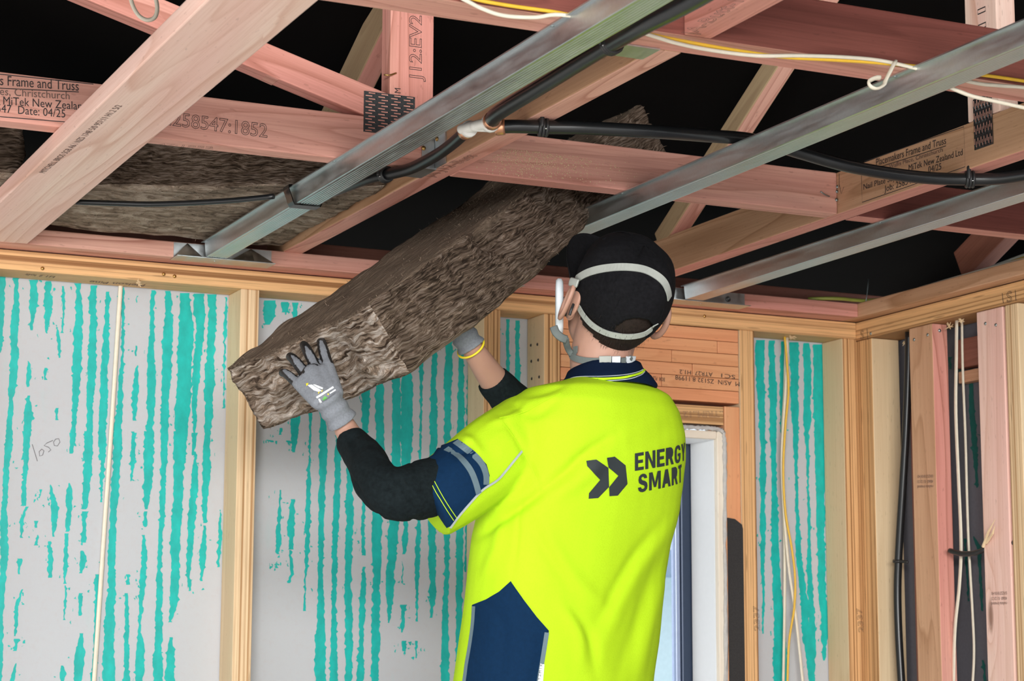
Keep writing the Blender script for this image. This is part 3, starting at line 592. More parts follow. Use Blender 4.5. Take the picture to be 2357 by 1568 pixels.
def nail_plate(parent, o, xd, yd, w, h, nx, ny):
    o, xd, yd = (np.asarray(a, float) for a in (o, xd, yd)); n = np.cross(xd, yd)
    V = [o+n*.0005, o+xd*w+n*.0005, o+xd*w+yd*h+n*.0005, o+yd*h+n*.0005]; V += [v+n*.0016 for v in V]
    pt = mesh('nail_plate', V, [(3, 2, 1, 0), (4, 5, 6, 7), (0, 1, 5, 4), (1, 2, 6, 5), (2, 3, 7, 6), (3, 0, 4, 7)], M_PLATE, parent)
    slots, tips = [], []
    for i in range(nx):
        for j in range(ny):
            c = o+xd*w*(i+.5+(.12 if j % 2 else -.12))/nx+yd*h*(j+.5)/ny+n*.0018; a, b = w/nx*.26, h/ny*.17
            q = np.array([c-xd*a-yd*b, c+xd*a-yd*b, c+xd*a+yd*b, c-xd*a+yd*b])
            slots.append((np.vstack([q, q+n*.0004]), [(4, 5, 6, 7), (0, 1, 5, 4), (1, 2, 6, 5), (2, 3, 7, 6), (3, 0, 4, 7)]))
            c2 = c+xd*a*1.05; q = np.array([c2-xd*a*.16-yd*b*1.2, c2+xd*a*.2-yd*b*1.2, c2+xd*a*.2+yd*b*1.2, c2-xd*a*.16+yd*b*1.2])
            tips.append((np.vstack([q, q+n*.0018]), [(4, 5, 6, 7), (0, 1, 5, 4), (1, 2, 6, 5), (2, 3, 7, 6), (3, 0, 4, 7)]))
    a = mesh('slots', *merge(slots), M_PINK, pt); b = mesh('teeth', *merge(tips), M_SHINY, pt)
    a['kind'] = 'stuff'; b['kind'] = 'stuff'; return pt

# truss across the picture with the numbered chord (B1)
t1 = thing('roof_truss', 'pink roof truss with a stamped number, tall post and nail plate above the left batten', 'truss', (1.1, 3.65, ZJ))
block('bottom_chord', (-1.5, 3.63, ZJ), (1.527, 3.677, ZJ+.089), 0, 1, M_PINK, t1)
post = block('post', (1.433, 3.629, ZJ+.088), (1.524, 3.676, 3.05), 2, 1, M_PINK, t1)
def plank_px(name, a, b, c, d, ax, v, depth, mat, parent, ext0=0., ext1=0.):
    """web: a-b lower edge, c-d upper edge (pixel directions on the plane ax=v), given depth behind the plane"""
    A, B, Cc, D = (pl(*q, ax, v) for q in (a, b, c, d)); x = (B-A)/np.linalg.norm(B-A)
    up = Cc-A; up = up-x*(up@x); h = np.linalg.norm(up); yv = np.zeros(3); yv[ax] = 1
    p0 = A+up/2-x*ext0; p1 = B+up/2+x*ext1; p0[ax] = p1[ax] = v+depth/2
    return beam(name, p0, p1, up/h, h, depth, mat, parent)
plank_px('web', (565, 150), (835, 262), (600, 92), (895, 173), 1, 3.63, .045, M_PINK, t1, .45, .05)
w2 = plank_px('web', (228, 0), (361, 59), (300, -32), (440, 30), 1, 3.632, .045, M_PINK, t1, .4, .25)
nail_plate(t1, pl(836, 303, 1, 3.629), (1, 0, 0), (0, 0, 1), .105, .080, 4, 14)
nails(t1, [(pl(300, 258, 1, 3.63), NY)], .003)
tube('staple', [pl(884, 172, 1, 3.626), pl(896, 173, 1, 3.622), pl(912, 168, 1, 3.626)], .0016, M_RUST, t1, 6, 3)
text_px(t1, 'J12:EV2:2', (970, 188), (970, 2), 1, 3.6285, NY, height=.026, outline=True)
text_px(t1, 'M', (922, 215), (922, 204), 1, 3.6285, NY, height=.013)
text_px(t1, '.258547:1852', (388, 288), (615, 317), 1, 3.6295, NY, height=.026, outline=True)
text_px(t1, '47:1852', (360, 334), (490, 343), 2, ZJ, NZ, height=.018, outline=True, mat=M_INKF)
for s, p0, p1, h in (('s Frame and Truss', (0, 196), (181, 209), .018), ('ses, Christchurch', (-10, 218), (160, 229), .014), (': MiTek New Zealand', (-5, 240), (200, 254), .015), ('547  Date: 04/25', (-8, 258), (150, 271), .015)):
    text_px(t1, s, p0, p1, 1, 3.6295, NY, height=h, mat=M_INK if h > .0145 else M_INKF)
stroke_px(t1, [[(-10, 170), (215, 194)], [(-5, 203), (181, 212)], [(-10, 268), (150, 281)]], 1, 3.63, NY, .0016, M_INK)
hg = thing('joist_hanger', 'bright joist hanger where the numbered truss meets the stamped joist', 'bracket', (1.52, 3.62, ZJ))
slab('hanger_leaf', (1.5265, 3.575, ZJ), (1.5295, 3.632, ZJ+.085), M_GALV, None, hg); slab('hanger_seat', (1.468, 3.622, ZJ-.003), (1.529, 3.70, ZJ-.0005), M_GALV, None, hg); slab('hanger_face', (1.500, 3.6255, ZJ), (1.526, 3.6285, ZJ+.08), M_GALV, None, hg)
nails(hg, [(pl(1005, 320, 0, 1.5255), NX), (pl(975, 341, 1, 3.625), NY)], .005, M_RUST, 'screw')
hg2 = thing('joist_hanger', 'white edged joist hanger under the near truss beside the black pipe', 'bracket', (1.52, 2.74, ZJ))
slab('hanger_seat', (1.470, 2.742, ZJ-.003), (1.533, 2.80, ZJ-.0005), M_GALV, None, hg2); slab('hanger_leaf', (1.5265, 2.753, ZJ), (1.5295, 2.81, ZJ+.08), M_GALV, None, hg2)

# truss along the room (J3) with the maker's stamp, post, web
t3 = thing('roof_truss', 'tan roof truss with a boxed maker stamp and sloping web above the worker', 'truss', (2.48, 3.6, ZJ))
ch = block('bottom_chord', (2.456, .2, ZJ), (2.503, 4.66, ZJ+.091), 1, 0, M_TAN, t3); pinkbottom(ch)
block('post', (2.457, 3.083, ZJ+.092), (2.502, 3.180, 2.95), 2, 0, M_PALE, t3)
wb = plank_px('web', (1538, 545), (1795, 145), (1500, 547), (1727, 135), 0, 2.456, .046, M_GREENTIM, t3, .05, .4); pinkbottom(wb, M_PINK)
for p in wb.data.polygons:
    wn = WM[wb.name].to_3x3() @ p.normal
    if wn.y < -.3 and abs(wn.x) < .3: p.material_index = 1
nail_plate(t3, (2.4555, 3.158, 2.595), (0, 0, -1), (0, -1, 0), .10, .056, 4, 12)
def side_text(s, p0, p1, h, **k): text_px(t3, s, p0, p1, 0, 2.4555, NX, height=h, **k)
side_text('Placemakers Frame and Truss', (2017, 382), (2178, 331), .015); side_text('6 Sir Tim Wallis Place, Christchurch', (2003, 403), (2170, 349), .009, mat=M_INKF)
side_text('MiTek New Zealand Ltd', (2092, 394), (2216, 357), .013); side_text('Nail Plate Supplier:', (1988, 437), (2090, 406), .012)
side_text('Job: 258547', (2036, 442), (2105, 420), .013); side_text('04/25', (2137, 398), (2167, 390), .013)
side_text('11A', (2268, 62), (2268, 0), .028) if False else [text_at(t3, c_, pl(2270, 66, 0, 2.4565)+np.array([0, 0, .003+.031*k_]), (0, 0, 1), (0, 1, 0), .011 if c_ == '1' else .024, height=.024, outline=True) for k_, c_ in enumerate('11A')]
stroke_px(t3, [[(1983, 393), (1985, 466), (2222, 384), (2219, 292), (1990, 372)], [(2018, 387), (2178, 336)], [(1932, 400), (1932, 430)], [(1932, 425), (1937, 446), (1943, 430)]], 0, 2.456, NX, .0014, M_INK)
# blocking between J2 and J3, and beyond
B2 = block('joist_blocking', (1.578, 3.628, ZJ), (2.455, 3.675, ZJ+.09), 0, 1, M_PINK, label='dusty pink block between the joists, right above the held batt', cat='joist')
nails(B2, [(pl(x, y, 1, 3.627), NY) for x, y in ((1928, 430), (1927, 441), (1926, 460))], .0042)
tube('bent_nail', [pl(1889, 441, 1, 3.622), pl(1900, 449, 1, 3.624), pl(1909, 452, 1, 3.628)], .0015, M_NAIL, B2, 6, 3)
dv, df = [], []
for _ in range(900):
    x = random.gauss(1190, 75)+abs(random.gauss(0, 60)); y = 330+(x-1060)*.11+abs(random.gauss(0, 36)); yl = 395+(x-1055)*.106
    if y > yl-3 or x < 1062 or x > 1480 or y < 302+(x-1060)*.115: continue
    if y < 398-(x-1062)*.5: continue
    c = pl(x, y, 1, 3.627); r = random.uniform(.0004, .0013); k = len(dv)
    dv += [c+np.array([-r, -.0003, -r]), c+np.array([r, -.0003, -r*.6]), c+np.array([r*.7, -.0003, r]), c+np.array([-r*.8, -.0003, r*.7]), c+np.array([0, -.0012, 0])]
    df += [(k, k+1, k+4), (k+1, k+2, k+4), (k+2, k+3, k+4), (k+3, k, k+4)]
dz = mesh('sawdust', dv, df, M_DUST, B2); dz['kind'] = 'stuff'
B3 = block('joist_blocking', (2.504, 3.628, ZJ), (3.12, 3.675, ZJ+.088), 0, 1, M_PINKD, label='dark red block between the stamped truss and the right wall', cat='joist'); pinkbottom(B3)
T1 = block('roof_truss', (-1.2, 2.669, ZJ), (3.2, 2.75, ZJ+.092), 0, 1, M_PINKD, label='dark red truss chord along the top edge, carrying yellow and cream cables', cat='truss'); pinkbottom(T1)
# rafters and webs further back
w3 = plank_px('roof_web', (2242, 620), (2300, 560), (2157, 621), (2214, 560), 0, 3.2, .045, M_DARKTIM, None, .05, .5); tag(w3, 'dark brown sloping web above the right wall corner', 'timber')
wv = plank_px('roof_web', (846, 135), (877.6, 70), (805, 117), (854, 20), 0, 1.529, .046, M_GREENTIM, None, .5, .5); tag(wv, 'greenish brown sloping web behind the tall post', 'timber')
wv.data.materials.append(M_PINK)
for p in wv.data.polygons:
    wn = WM[wv.name].to_3x3() @ p.normal
    if wn.y < -.3 and abs(wn.x) < .3: p.material_index = 1

# ---------------------------------------------------------------- steel ceiling battens and their wall brackets
def batten(xc, label):
    prof = [(-.036, .0346), (-.036, .0322), (-.034, .0334), (-.0275, .0334), (-.0240, .0010)]
    prof += [(-.0225, 0)]+[(x, z) for i in range(7) for x, z in ((-.0185+i*.0056, 0.0), (-.0171+i*.0056, .0007), (-.0157+i*.0056, .0007), (-.0143+i*.0056, 0.0))]+[(.0225, 0)]
    prof += [(.0240, .0010), (.0275, .0334), (.034, .0334), (.036, .0322), (.036, .0346)]
    prof += [(.0262, .0346), (.0228, .0018), (-.0228, .0018), (-.0262, .0346)]
    n = len(prof); V = []
    for y in (.3, 4.505): V += [(xc+x, y, ZC+z) for x, z in prof]
    Fc = [(i, n+i, n+(i+1) % n, (i+1) % n) for i in range(n)]
    o = mesh('ceiling_batten', V, Fc, M_GALV); tag(o, label, 'batten', 'steel ceiling battens')
    nails(o, [((xc-.030, y, ZC+.0335), NZ) for y in (2.71, 3.65) if True], .0035, M_NAIL, 'screw'); return o
bt1 = batten(1.360, 'galvanised steel batten with black tape wrapped round it, ending at the twisted bracket')
bt2 = batten(1.980, 'middle galvanised steel batten, passing above the peaked cap')
bt3 = batten(2.609, 'galvanised steel batten nearest the right wall corner')
def bracket(xc, label, w0, w1, twist):
    b = thing('batten_bracket', label, 'bracket', (xc, 4.53, ZC), 'batten wall brackets')
    slab('bracket_leaf', (xc-w0, 4.5305, ZC), (xc+w1, 4.5325, ZC+.034), M_GALV, None, b)
    slab('bracket_seat', (xc-w0, 4.500, ZC-.0022), (xc+w1, 4.560, ZC-.0006), M_GALV, None, b)
    if twist:
        for s, a, c in ((-1, xc-w0, xc-.030), (1, xc+.040, xc+w1)):       # folded triangular wings
            mid = (a+c)/2; V = [(a, 4.529, ZC), (c, 4.529, ZC), (mid, 4.529, ZC+.034), (mid, 4.503, ZC+.001), (a, 4.512, ZC+.002), (c, 4.512, ZC+.002)]
            mesh('folded_wing', V, [(4, 3, 2), (3, 5, 2), (4, 2, 0), (5, 1, 2), (0, 1, 3), (0, 3, 4), (1, 5, 3)], M_SHINY, b)
    else:
        for s in (-1, 1):
            V, Fc = ring_data((xc+s*.085, 4.529, ZC+.016), (0, 1, 0), .005, .0022, 12, 6); mesh('screw_hole', V, Fc, M_PLATE, b, True)
    nails(b, [((xc+.004, 4.528, ZC-.002), NZ)], .003, M_SHINY, 'screw'); return b
bracket(1.360, 'twisted steel bracket holding the taped batten to the back wall', .092, .140, True)
bracket(2.000, 'steel bracket half hidden behind the held batt', .10, .135, True)
bracket(2.640, 'flat dark steel bracket at the batten beside the cap', .135, .135, False)

# ---------------------------------------------------------------- plumbing
ppg = thing('water_pipe', 'black plastic water pipe with three branches meeting at a white tee fitting', 'pipe', (1.45, 3.24, 2.45))
tee = pl(1092, 291, 2, 2.447)
pa = [tee+np.array([0, .03, 0]), pl(1040, 332, 2, 2.446), pl(1000, 360, 2, 2.446), pl(945, 388, 2, 2.447), pl(890, 402, 2, 2.448), pl(850, 410, 2, 2.450), np.array([1.40, 3.86, 2.452])]
pb = [tee+np.array([.02, -.028, .004]), pl(1150, 258, 2, 2.4485), pl(1260, 190, 2, 2.4485), pl(1390, 110, 2, 2.4485), pl(1480, 60, 2, 2.433), pl(1560, 20, 2, 2.429), pl(1640, -24, 2, 2.429), pl(1800, -120, 2, 2.429)]
pc = [tee+np.array([.035, -.01, 0]), pl(1180, 291, 2, 2.448), pl(1250, 293, 2, 2.449), pl(1350, 295, 2, 2.450), pl(1500, 303, 2, 2.454), pl(1620, 312, 2, 2.470), pl(1720, 320, 2, 2.481), pl(1790, 336, 2, 2.481), pl(1850, 354, 2, 2.472), pl(1950, 382, 2, 2.455), pl(2050, 400, 2, 2.449), pl(2140, 410, 2, 2.447), pl(2230, 413, 2, 2.447), pl(2300, 411, 2, 2.446), pl(2380, 400, 2, 2.446), pl(2520, 380, 2, 2.446), pl(2750, 350, 2, 2.446)]
for Pn, r in ((pa, .0112), (pb, .0135), (pc, .0122)): tube('pipe', Pn, r, M_PIPE, ppg, 14)
parts = [capsule_data(tee+np.array([-.012, .026, 0]), tee+np.array([.012, -.018, .002]), .0095, .0095), capsule_data(tee, tee+np.array([.03, -.008, 0]), .0092, .0092)]
mesh('tee_fitting', *merge(parts), M_WHITEP, ppg, True)
for Pn, r, off in ((pa, .0145, 0), (pb, .0165, 0), (pc, .0150, 0)):
    a, b = np.asarray(Pn[0]), np.asarray(Pn[1]); d = (b-a)/np.linalg.norm(b-a); mesh('crimp_ring', *tube_data([a+d*.000, a+d*.004, a+d*.014, a+d*.018], [r*.9, r, r, r*.9], 16), M_COPPER, ppg, True)
    if Pn is pc: continue
    mesh('white_collar', *tube_data([a-d*.016, a-d*.012, a-d*.006, a-d*.002], [r*.98, r*1.04, r*1.04, r*.98], 16), M_WHITEP, ppg, True)
def clip(c, d, up, r):
    c = np.asarray(c); d = np.asarray(d, float)/np.linalg.norm(d); V, Fc = ring_data(c, d, r+.002, .0032, 18, 8)
    up = np.asarray(up, float); s = np.cross(d, up); q = [capsule_data(c+s*(r+.003)-d*.004, c+s*(r+.003)+up*.02-d*.004, .004, .004), (V, Fc), (V+d*.006, Fc), (V-d*.006, Fc)]
    mesh('pipe_clip', *merge(q), M_CLIP, ppg, True); nails(ppg, [(c+s*(r+.002)-up*.006+d*.003, -up)], .003, M_SHINY, 'screw')
clip(pl(888, 402, 2, 2.448), (.1, -1, 0), (0, 0, 1), .0112); clip(pl(1408, 100, 2, 2.4485), (0, -1, 0), (0, 0, 1), .0135); clip(pl(1250, 293, 2, 2.449), (1, -.3, 0), (0, 0, 1), .0122); clip(pl(2232, 413, 2, 2.447), (1, -.5, 0), (0, 0, 1), .0122)
cdt = tube('thin_conduit', [pl(x, y, 2, 2.449) for x, y in ((175, 465), (260, 468), (340, 470), (440, 467), (540, 461), (630, 452))], .0058, M_PIPE, None, 10); tag(cdt, 'thin black conduit hanging under the fitted batt, taped to the batten', 'conduit')
tp = []
yc = pl(655, 470, 2, ZC)[1]
for q, (sk, hw_, e) in enumerate(((.010, .013, .0008), (-.008, .011, .0014), (.002, .016, .0020))):
    prof_ = [(1.322-e, .036+e), (1.321-e, .030), (1.331-e, .004), (1.335-e, -.0004-e), (1.386+e, -.0004-e), (1.390+e, .004), (1.399+e, .030), (1.398+e, .036+e)]
    n = len(prof_); V = []
    for sy in (-hw_, hw_): V += [(x, yc+sy+sk*(i/(n-1)-.5)*2+.0015*math.sin(i*2.3+q), ZC+z) for i, (x, z) in enumerate(prof_)]
    tp.append((np.array(V), [(i, i+1, n+i+1, n+i) for i in range(n-1)]+[(n-1, 0, n, 2*n-1)]))
tg = mesh('tape_wrap', *merge(tp), M_TAPE)
tag(tg, 'shiny black tape wrapped round the left steel batten', 'tape')

# ---------------------------------------------------------------- cables
def cable(name, pts, r, mat, label, flat=1.0, up=None, group=None):
    o = tube(name, pts, r, mat, None, 8, flat=flat, up=up); return tag(o, label, 'cable', group)
yp = [(560, -110), (1010, -22), (1100, 0), (1180, 14), (1290, 30), (1385, 54), (1500, 80), (1600, 100), (1700, 117), (1800, 131), (1900, 137), (2000, 143), (2100, 152), (2200, 165), (2300, 178), (2380, 190), (2600, 222), (2800, 250)]
cable('yellow_cable', [pl(x, y, 1, 2.661) for x, y in yp], .0030, M_YEL, 'thin yellow cable along the bottom of the dark red truss')
wp = [(560, -120), (1000, -30), (1066, -2), (1110, 20), (1160, 36), (1230, 40), (1290, 34), (1400, 52), (1500, 82), (1560, 100), (1640, 116), (1740, 128), (1840, 128), (1950, 132), (2030, 140), (2110, 158), (2240, 190), (2300, 197), (2380, 204), (2600, 236), (2800, 262)]
cable('cream_cable', [pl(x, y, 1, 2.656) for x, y in wp], .0032, M_CREAM, 'cream cable running beside the yellow one on the dark red truss')
cable('cream_cable', [at(x, y, 3.25) for x, y in ((296, -40), (303, 5), (318, 34), (338, 46), (356, 40), (362, 18), (356, -14), (350, -40))], .0034, M_CREAM, 'loop of cream cable hanging at the top edge left of the flat board')
cable('cream_cable', [pl(2062, 168, 1, 2.65)+np.array([0, 0, .02]), pl(2040, 182, 1, 2.645), pl(2034, 196, 1, 2.64), pl(2018, 204, 1, 2.635), pl(2004, 199, 1, 2.635), pl(2000, 188, 1, 2.64), pl(2014, 180, 1, 2.645), pl(2026, 179, 1, 2.65)], .0042, M_CREAM, 'small curled cream cable end hanging at the middle batten', .6)
cable('cream_cable', [pl(x, y, 1, 2.64) for x, y in ((2185, 200), (2205, 209), (2240, 222), (2290, 233), (2357, 248), (2420, 262), (2560, 285), (2800, 300))], .0040, M_CREAM, 'cream cable sagging across the black nail plate at the right edge', .8)
cable('earth_cable', [pl(x, y, 2, 2.470) for x, y in ((1860, 688), (1920, 687), (1970, 691), (2000, 692))]+[np.array([3.17, y, 2.472]) for y in (4.45, 4.2, 3.9, 3.5, 3.0)], .0048, M_GREENC, 'green and yellow cable lying on the corner of the edge timbers')
cable('cream_cable', [np.array([3.150, y, z]) for y, z in ((4.30, 2.468), (4.15, 2.470), (4.0, 2.471), (3.8, 2.470), (3.4, 2.470), (3.0, 2.47))], .0042, M_CREAM, 'cream cable on top of the right edge timber')
cable('grey_cable', [np.array([3.165, y, z]) for y, z in ((4.10, 2.470), (3.98, 2.480), (3.85, 2.486), (3.6, 2.484), (3.2, 2.48))], .0040, M_GREYC, 'grey green cable behind the cream one on the right edge timber')
cable('yellow_cable', [np.array([3.158, y, z]) for y, z in ((4.00, 2.470), (3.9, 2.476), (3.75, 2.478), (3.4, 2.478), (3.0, 2.47))], .0035, M_YEL, 'yellow cable between the cream and grey ones at the right edge')
cable('cream_cable', [pl(x, y, 1, 4.692) for x, y in ((279, 640), (277, 670), (271, 760), (262, 900), (252, 1050), (240, 1220), (228, 1400), (215, 1590))], .0052, M_CREAM, 'flat cream cable hanging down the striped wall at the left', .5, (0, 1, 0))
cable('cream_cable', [pl(x, y, 1, 4.66) for x, y in ((1812, 775), (1811, 850), (1806, 940), (1800, 1050), (1803, 1150), (1815, 1300), (1832, 1420), (1850, 1590))], .0042, M_CREAM, 'cream cable hanging in the right striped bay, swinging right at its foot', .6, (0, 1, 0))
cable('cream_cable', [pl(x, y, 1, 4.675) for x, y in ((1809, 776), (1806, 900), (1801, 1000), (1803, 1150), (1806, 1260), (1806, 1400), (1803, 1590))], .0042, M_CREAM, 'cream cable hanging straight down the right striped bay', .6, (0, 1, 0))
cable('yellow_cable', [pl(x, y, 1, 4.65) for x, y in ((1806, 775), (1811, 830), (1815, 900), (1808, 980), (1803, 1080), (1808, 1180), (1822, 1260), (1830, 1330), (1828, 1400), (1816, 1480), (1812, 1590))], .0030, M_YEL, 'thin yellow cable hanging in the right striped bay')
cable('cream_cable', [pl(x, y, 0, 3.20) for x, y in ((2202, 738), (2201, 830), (2200, 950), (2206, 1100), (2212, 1250), (2208, 1350), (2198, 1450), (2194, 1590))], .0062, M_CREAM, 'wide flat cream cable between the pink studs', .4, (1, 0, 0))
cable('cream_cable', [pl(x, y, 0, 3.21) for x, y in ((2214, 740), (2216, 850), (2222, 1000), (2226, 1150), (2230, 1260), (2238, 1400), (2242, 1500), (2238, 1590))], .0042, M_CREAM, 'narrow cream cable just right of the wide flat one', .6, (1, 0, 0))
bpipe = thing('drop_pipe', 'black pipe running down beside the corner studs, clipped once', 'pipe', tuple(pl(2080, 1200, 0, 3.19)))
tube('pipe', [pl(x, y, 0, 3.19) for x, y in ((2092, 765), (2091, 850), (2086, 980), (2078, 1120), (2070, 1250), (2066, 1350), (2068, 1450), (2076, 1590))], .0102, M_PIPE, bpipe, 12)
V, Fc = ring_data(pl(2069, 1293, 0, 3.19), (0, 0, 1), .0128, .004, 18, 8); mesh('pipe_clip', *merge([(V, Fc), capsule_data(pl(2058, 1291, 0, 3.185), pl(2088, 1294, 0, 3.185), .004, .004)]), M_CLIP, bpipe, True)
cable('black_cable', [pl(x, y, 0, 3.175) for x, y in ((2186, 1268), (2215, 1275), (2245, 1273), (2270, 1264), (2300, 1255), (2330, 1250), (2350, 1249))], .0066, M_PIPE, 'short black cable threaded through the studs at the right edge')
nl = tube('long_nail', [pl(1993, 696, 1, 4.50), pl(1996, 672, 1, 4.50), pl(1999, 643, 1, 4.50)], .0013, M_NAIL, None, 6, 2); tag(nl, 'long bare nail standing up at the wall corner', 'nail')
sp = mesh('wood_splinter', *merge([tube_data([pl(2263, 1259, 0, 3.158), pl(2275, 1225, 0, 3.150), pl(2291, 1195, 0, 3.150)], [.004, .003, .0004], 5), tube_data([pl(2270, 1250, 0, 3.158), pl(2285, 1228, 0, 3.150), pl(2290, 1210, 0, 3.150)], [.004, .003, .0004], 5)]), M_LVLS, Q); 
for x, y in ((2083, 790), (2185, 752), (2213, 738), (320, 652), (1822, 777)):
    on_r = x > 2000; c = pl(x, y, 2, ZL-.006) if not on_r else pl(x, y, 0, 3.19); q = []
    for _ in range(14):
        d = RNG.normal(0, 1, 3); d /= np.linalg.norm(d); q.append(tube_data([c, c+d*RNG.uniform(.003, .007), c+d*RNG.uniform(.006, .012)+RNG.normal(0, .002, 3)], [.0016, .0014, .0005], 4))
    s = mesh('wood_shavings', *merge(q), M_LVLS, Q if on_r else P); s['kind'] = 'stuff'
# ---------------------------------------------------------------- insulation batts
def batt(name, V, l, w, t, dims, label, mats, amp=1.0, warp=None, step=.008, fib=600, seed=0):
    V, l, w, t = (np.asarray(a, float) for a in (V, l, w, t)); L, Wd, T = dims; n = [max(4, int(d/step)) for d in dims]
    idx = {}; P, Fc, Mi = [], [], []
    def vid(i, j, k):
        q = (i, j, k)
        if q not in idx: idx[q] = len(P); P.append((i/n[0], j/n[1], k/n[2]))
        return idx[q]
    for a in range(3):
        b, c = (a+1) % 3, (a+2) % 3
        for e in (0, n[a]):
            for i in range(n[b]):
                for j in range(n[c]):
                    q = []
                    for di, dj in ((0, 0), (1, 0), (1, 1), (0, 1)):
                        z = [0, 0, 0]; z[a] = e; z[b] = i+di; z[c] = j+dj; q.append(vid(*z))
                    Fc.append(q if e else q[::-1]); Mi.append(a)
    P = np.array(P); D = np.array(dims); X = P*D
    N = np.where(P < 1e-6, -1., np.where(P > 1-1e-6, 1., 0.)); N /= np.linalg.norm(N, axis=1)[:, None]
    ds = np.empty(len(X))
    for i, p in enumerate(X):
        q = Vector((p[0]*9, p[1]*16, p[2]*55+seed)); r = Vector((p[0]*13+seed, p[1]*13, p[2]*13))
        h = mn.noise(q)*.0065+mn.noise(Vector((p[0]*30, p[1]*45, p[2]*110+seed)))*.0040
        ds[i] = (h+mn.noise(r)*.008+mn.noise(Vector((p[0]*3.5, p[1]*3.5+seed, p[2]*4)))*.014)*amp
    flat = (np.abs(N[:, 2]) > .9); ds[flat] *= .55
    edge = (np.count_nonzero(np.abs(N) > .1, axis=1) > 1); ds[edge] -= .006*amp
    X = X+N*ds[:, None]
    if warp is not None: X = warp(X, P, N)
    M = Matrix.Identity(4)
    for i, v in enumerate((l, w, t)):
        for k in range(3): M[k][i] = v[k]
    M.translation = Vector(V); me = bpy.data.meshes.new(name); me.from_pydata(X.tolist(), [], Fc)
    for mm in mats: me.materials.append(mm)
    me.polygons.foreach_set('material_index', Mi); me.polygons.foreach_set('use_smooth', [True]*len(Fc)); me.update()
    o = link(bpy.data.objects.new(name, me), None, M); tag(o, label, 'insulation batt')
    if fib:
        fv, ff = [], []; C = X[np.array(Fc)].mean(1); Nn = normals(X, Fc)
        pick = RNG.choice(len(Fc), fib)
        for i in pick:
            c = C[i]; nn = Nn[Fc[i][0]]; a = RNG.normal(0, 1, 3)*np.array([1.2, .8, .5]); a -= nn*(a@nn)*.6; a /= np.linalg.norm(a)
            ln = RNG.uniform(.003, .012); wv = np.cross(a, nn); wv /= max(1e-6, np.linalg.norm(wv)); r = RNG.uniform(.0003, .0007)
            p1 = c+a*ln*.5+nn*RNG.uniform(.0002, .0012); p2 = c+a*ln+nn*RNG.uniform(-.001, .0018); k = len(fv)
            fv += [c-wv*r-nn*.002, c+wv*r-nn*.002, p1+wv*r*.8, p1-wv*r*.8, p2]; ff += [(k, k+1, k+2, k+3), (k+3, k+2, k+4)]
        R = np.array([l, w, t]); fw = np.array(fv)@R+V
        f = mesh('loose_fibres', fw, ff, M_FIBRE, o); f['kind'] = 'stuff'
    return o, X@np.array([l, w, t])+V, Fc
hV = at(850, 700, 3.85); hw = at(510, 850, 4.173)-hV; hw /= np.linalg.norm(hw)
ht = at(945, 855, 3.87)-hV; ht -= hw*(ht@hw); ht /= np.linalg.norm(ht); hl = -np.cross(hw, ht)
def hwarp(X, P, N):
    # torn hollow on the long edge, squeeze past the middle batten, dent under the near hand
    d = np.linalg.norm((X-np.array([.405, 0, .018]))*np.array([.6, 1, 1]), axis=1); X = X+np.array([0, 1, .5])*(.075*np.exp(-(d/.030)**2))[:, None]
    u = P[:, 0]; X[:, 2] -= (.026*np.clip((u-.45)/.2, 0, 1)*P[:, 2]); X[:, 1] += .03*np.clip((u-.5)/.25, 0, 1)*(1-P[:, 1])
    X[:, 2] += .02*np.sin(P[:, 1]*math.pi)*(1-u)*.4
    d = np.linalg.norm((X-np.array([0, .155, .06]))*np.array([1, 1, .6]), axis=1); X[:, 0] += .020*np.exp(-(d/.05)**2)
    X[:, 0] += (1-u)*(u < .05)*RNG.normal(0, .001, len(X)); return X
held, HV, HQ = batt('insulation_batt', hV, hl, hw, ht, (1.04, .468, .150), 'brown wool batt held up by the worker, slanting into the ceiling', [M_BATTC, M_BATTD, M_BATTA], 1.0, hwarp, .0064, 7000, 3)
held_tree = bvh(HV, HQ)
M_BFIT = batt_mat('brown_wool_lit_face', (.11, .08, .058), (.42, .32, .24), (.72, .60, .49), (10, 34, 60), (.34, .5, .68))  # batt undersides brightened: light from below is put into the colour
a0 = pl(845, 432, 2, 2.468)
def fwarp(X, P, N): X[:, 1] += .27*(1-P[:, 0])*(1-P[:, 1]); return X
batt('insulation_batt', (.945, a0[1], 2.474), (1, 0, 0), (0, 1, 0), (0, 0, 1), (.578, 4.530-a0[1], .15), 'fitted brown batt filling the bay between the flat board and the stamped joist', [M_BATTD, M_BATTD, M_BFIT], .8, fwarp, .008, 2600, 11)
lb = pl(52, 405, 2, 2.47)
batt('insulation_batt', (lb[0]-.5, lb[1], 2.47), (1, 0, 0), (0, 1, 0), (0, 0, 1), (.5, .48, .15), 'brown batt end at the left edge, past the flat board', [M_BATTD, M_BATTD, M_BFIT], .9, None, .011, 300, 23)

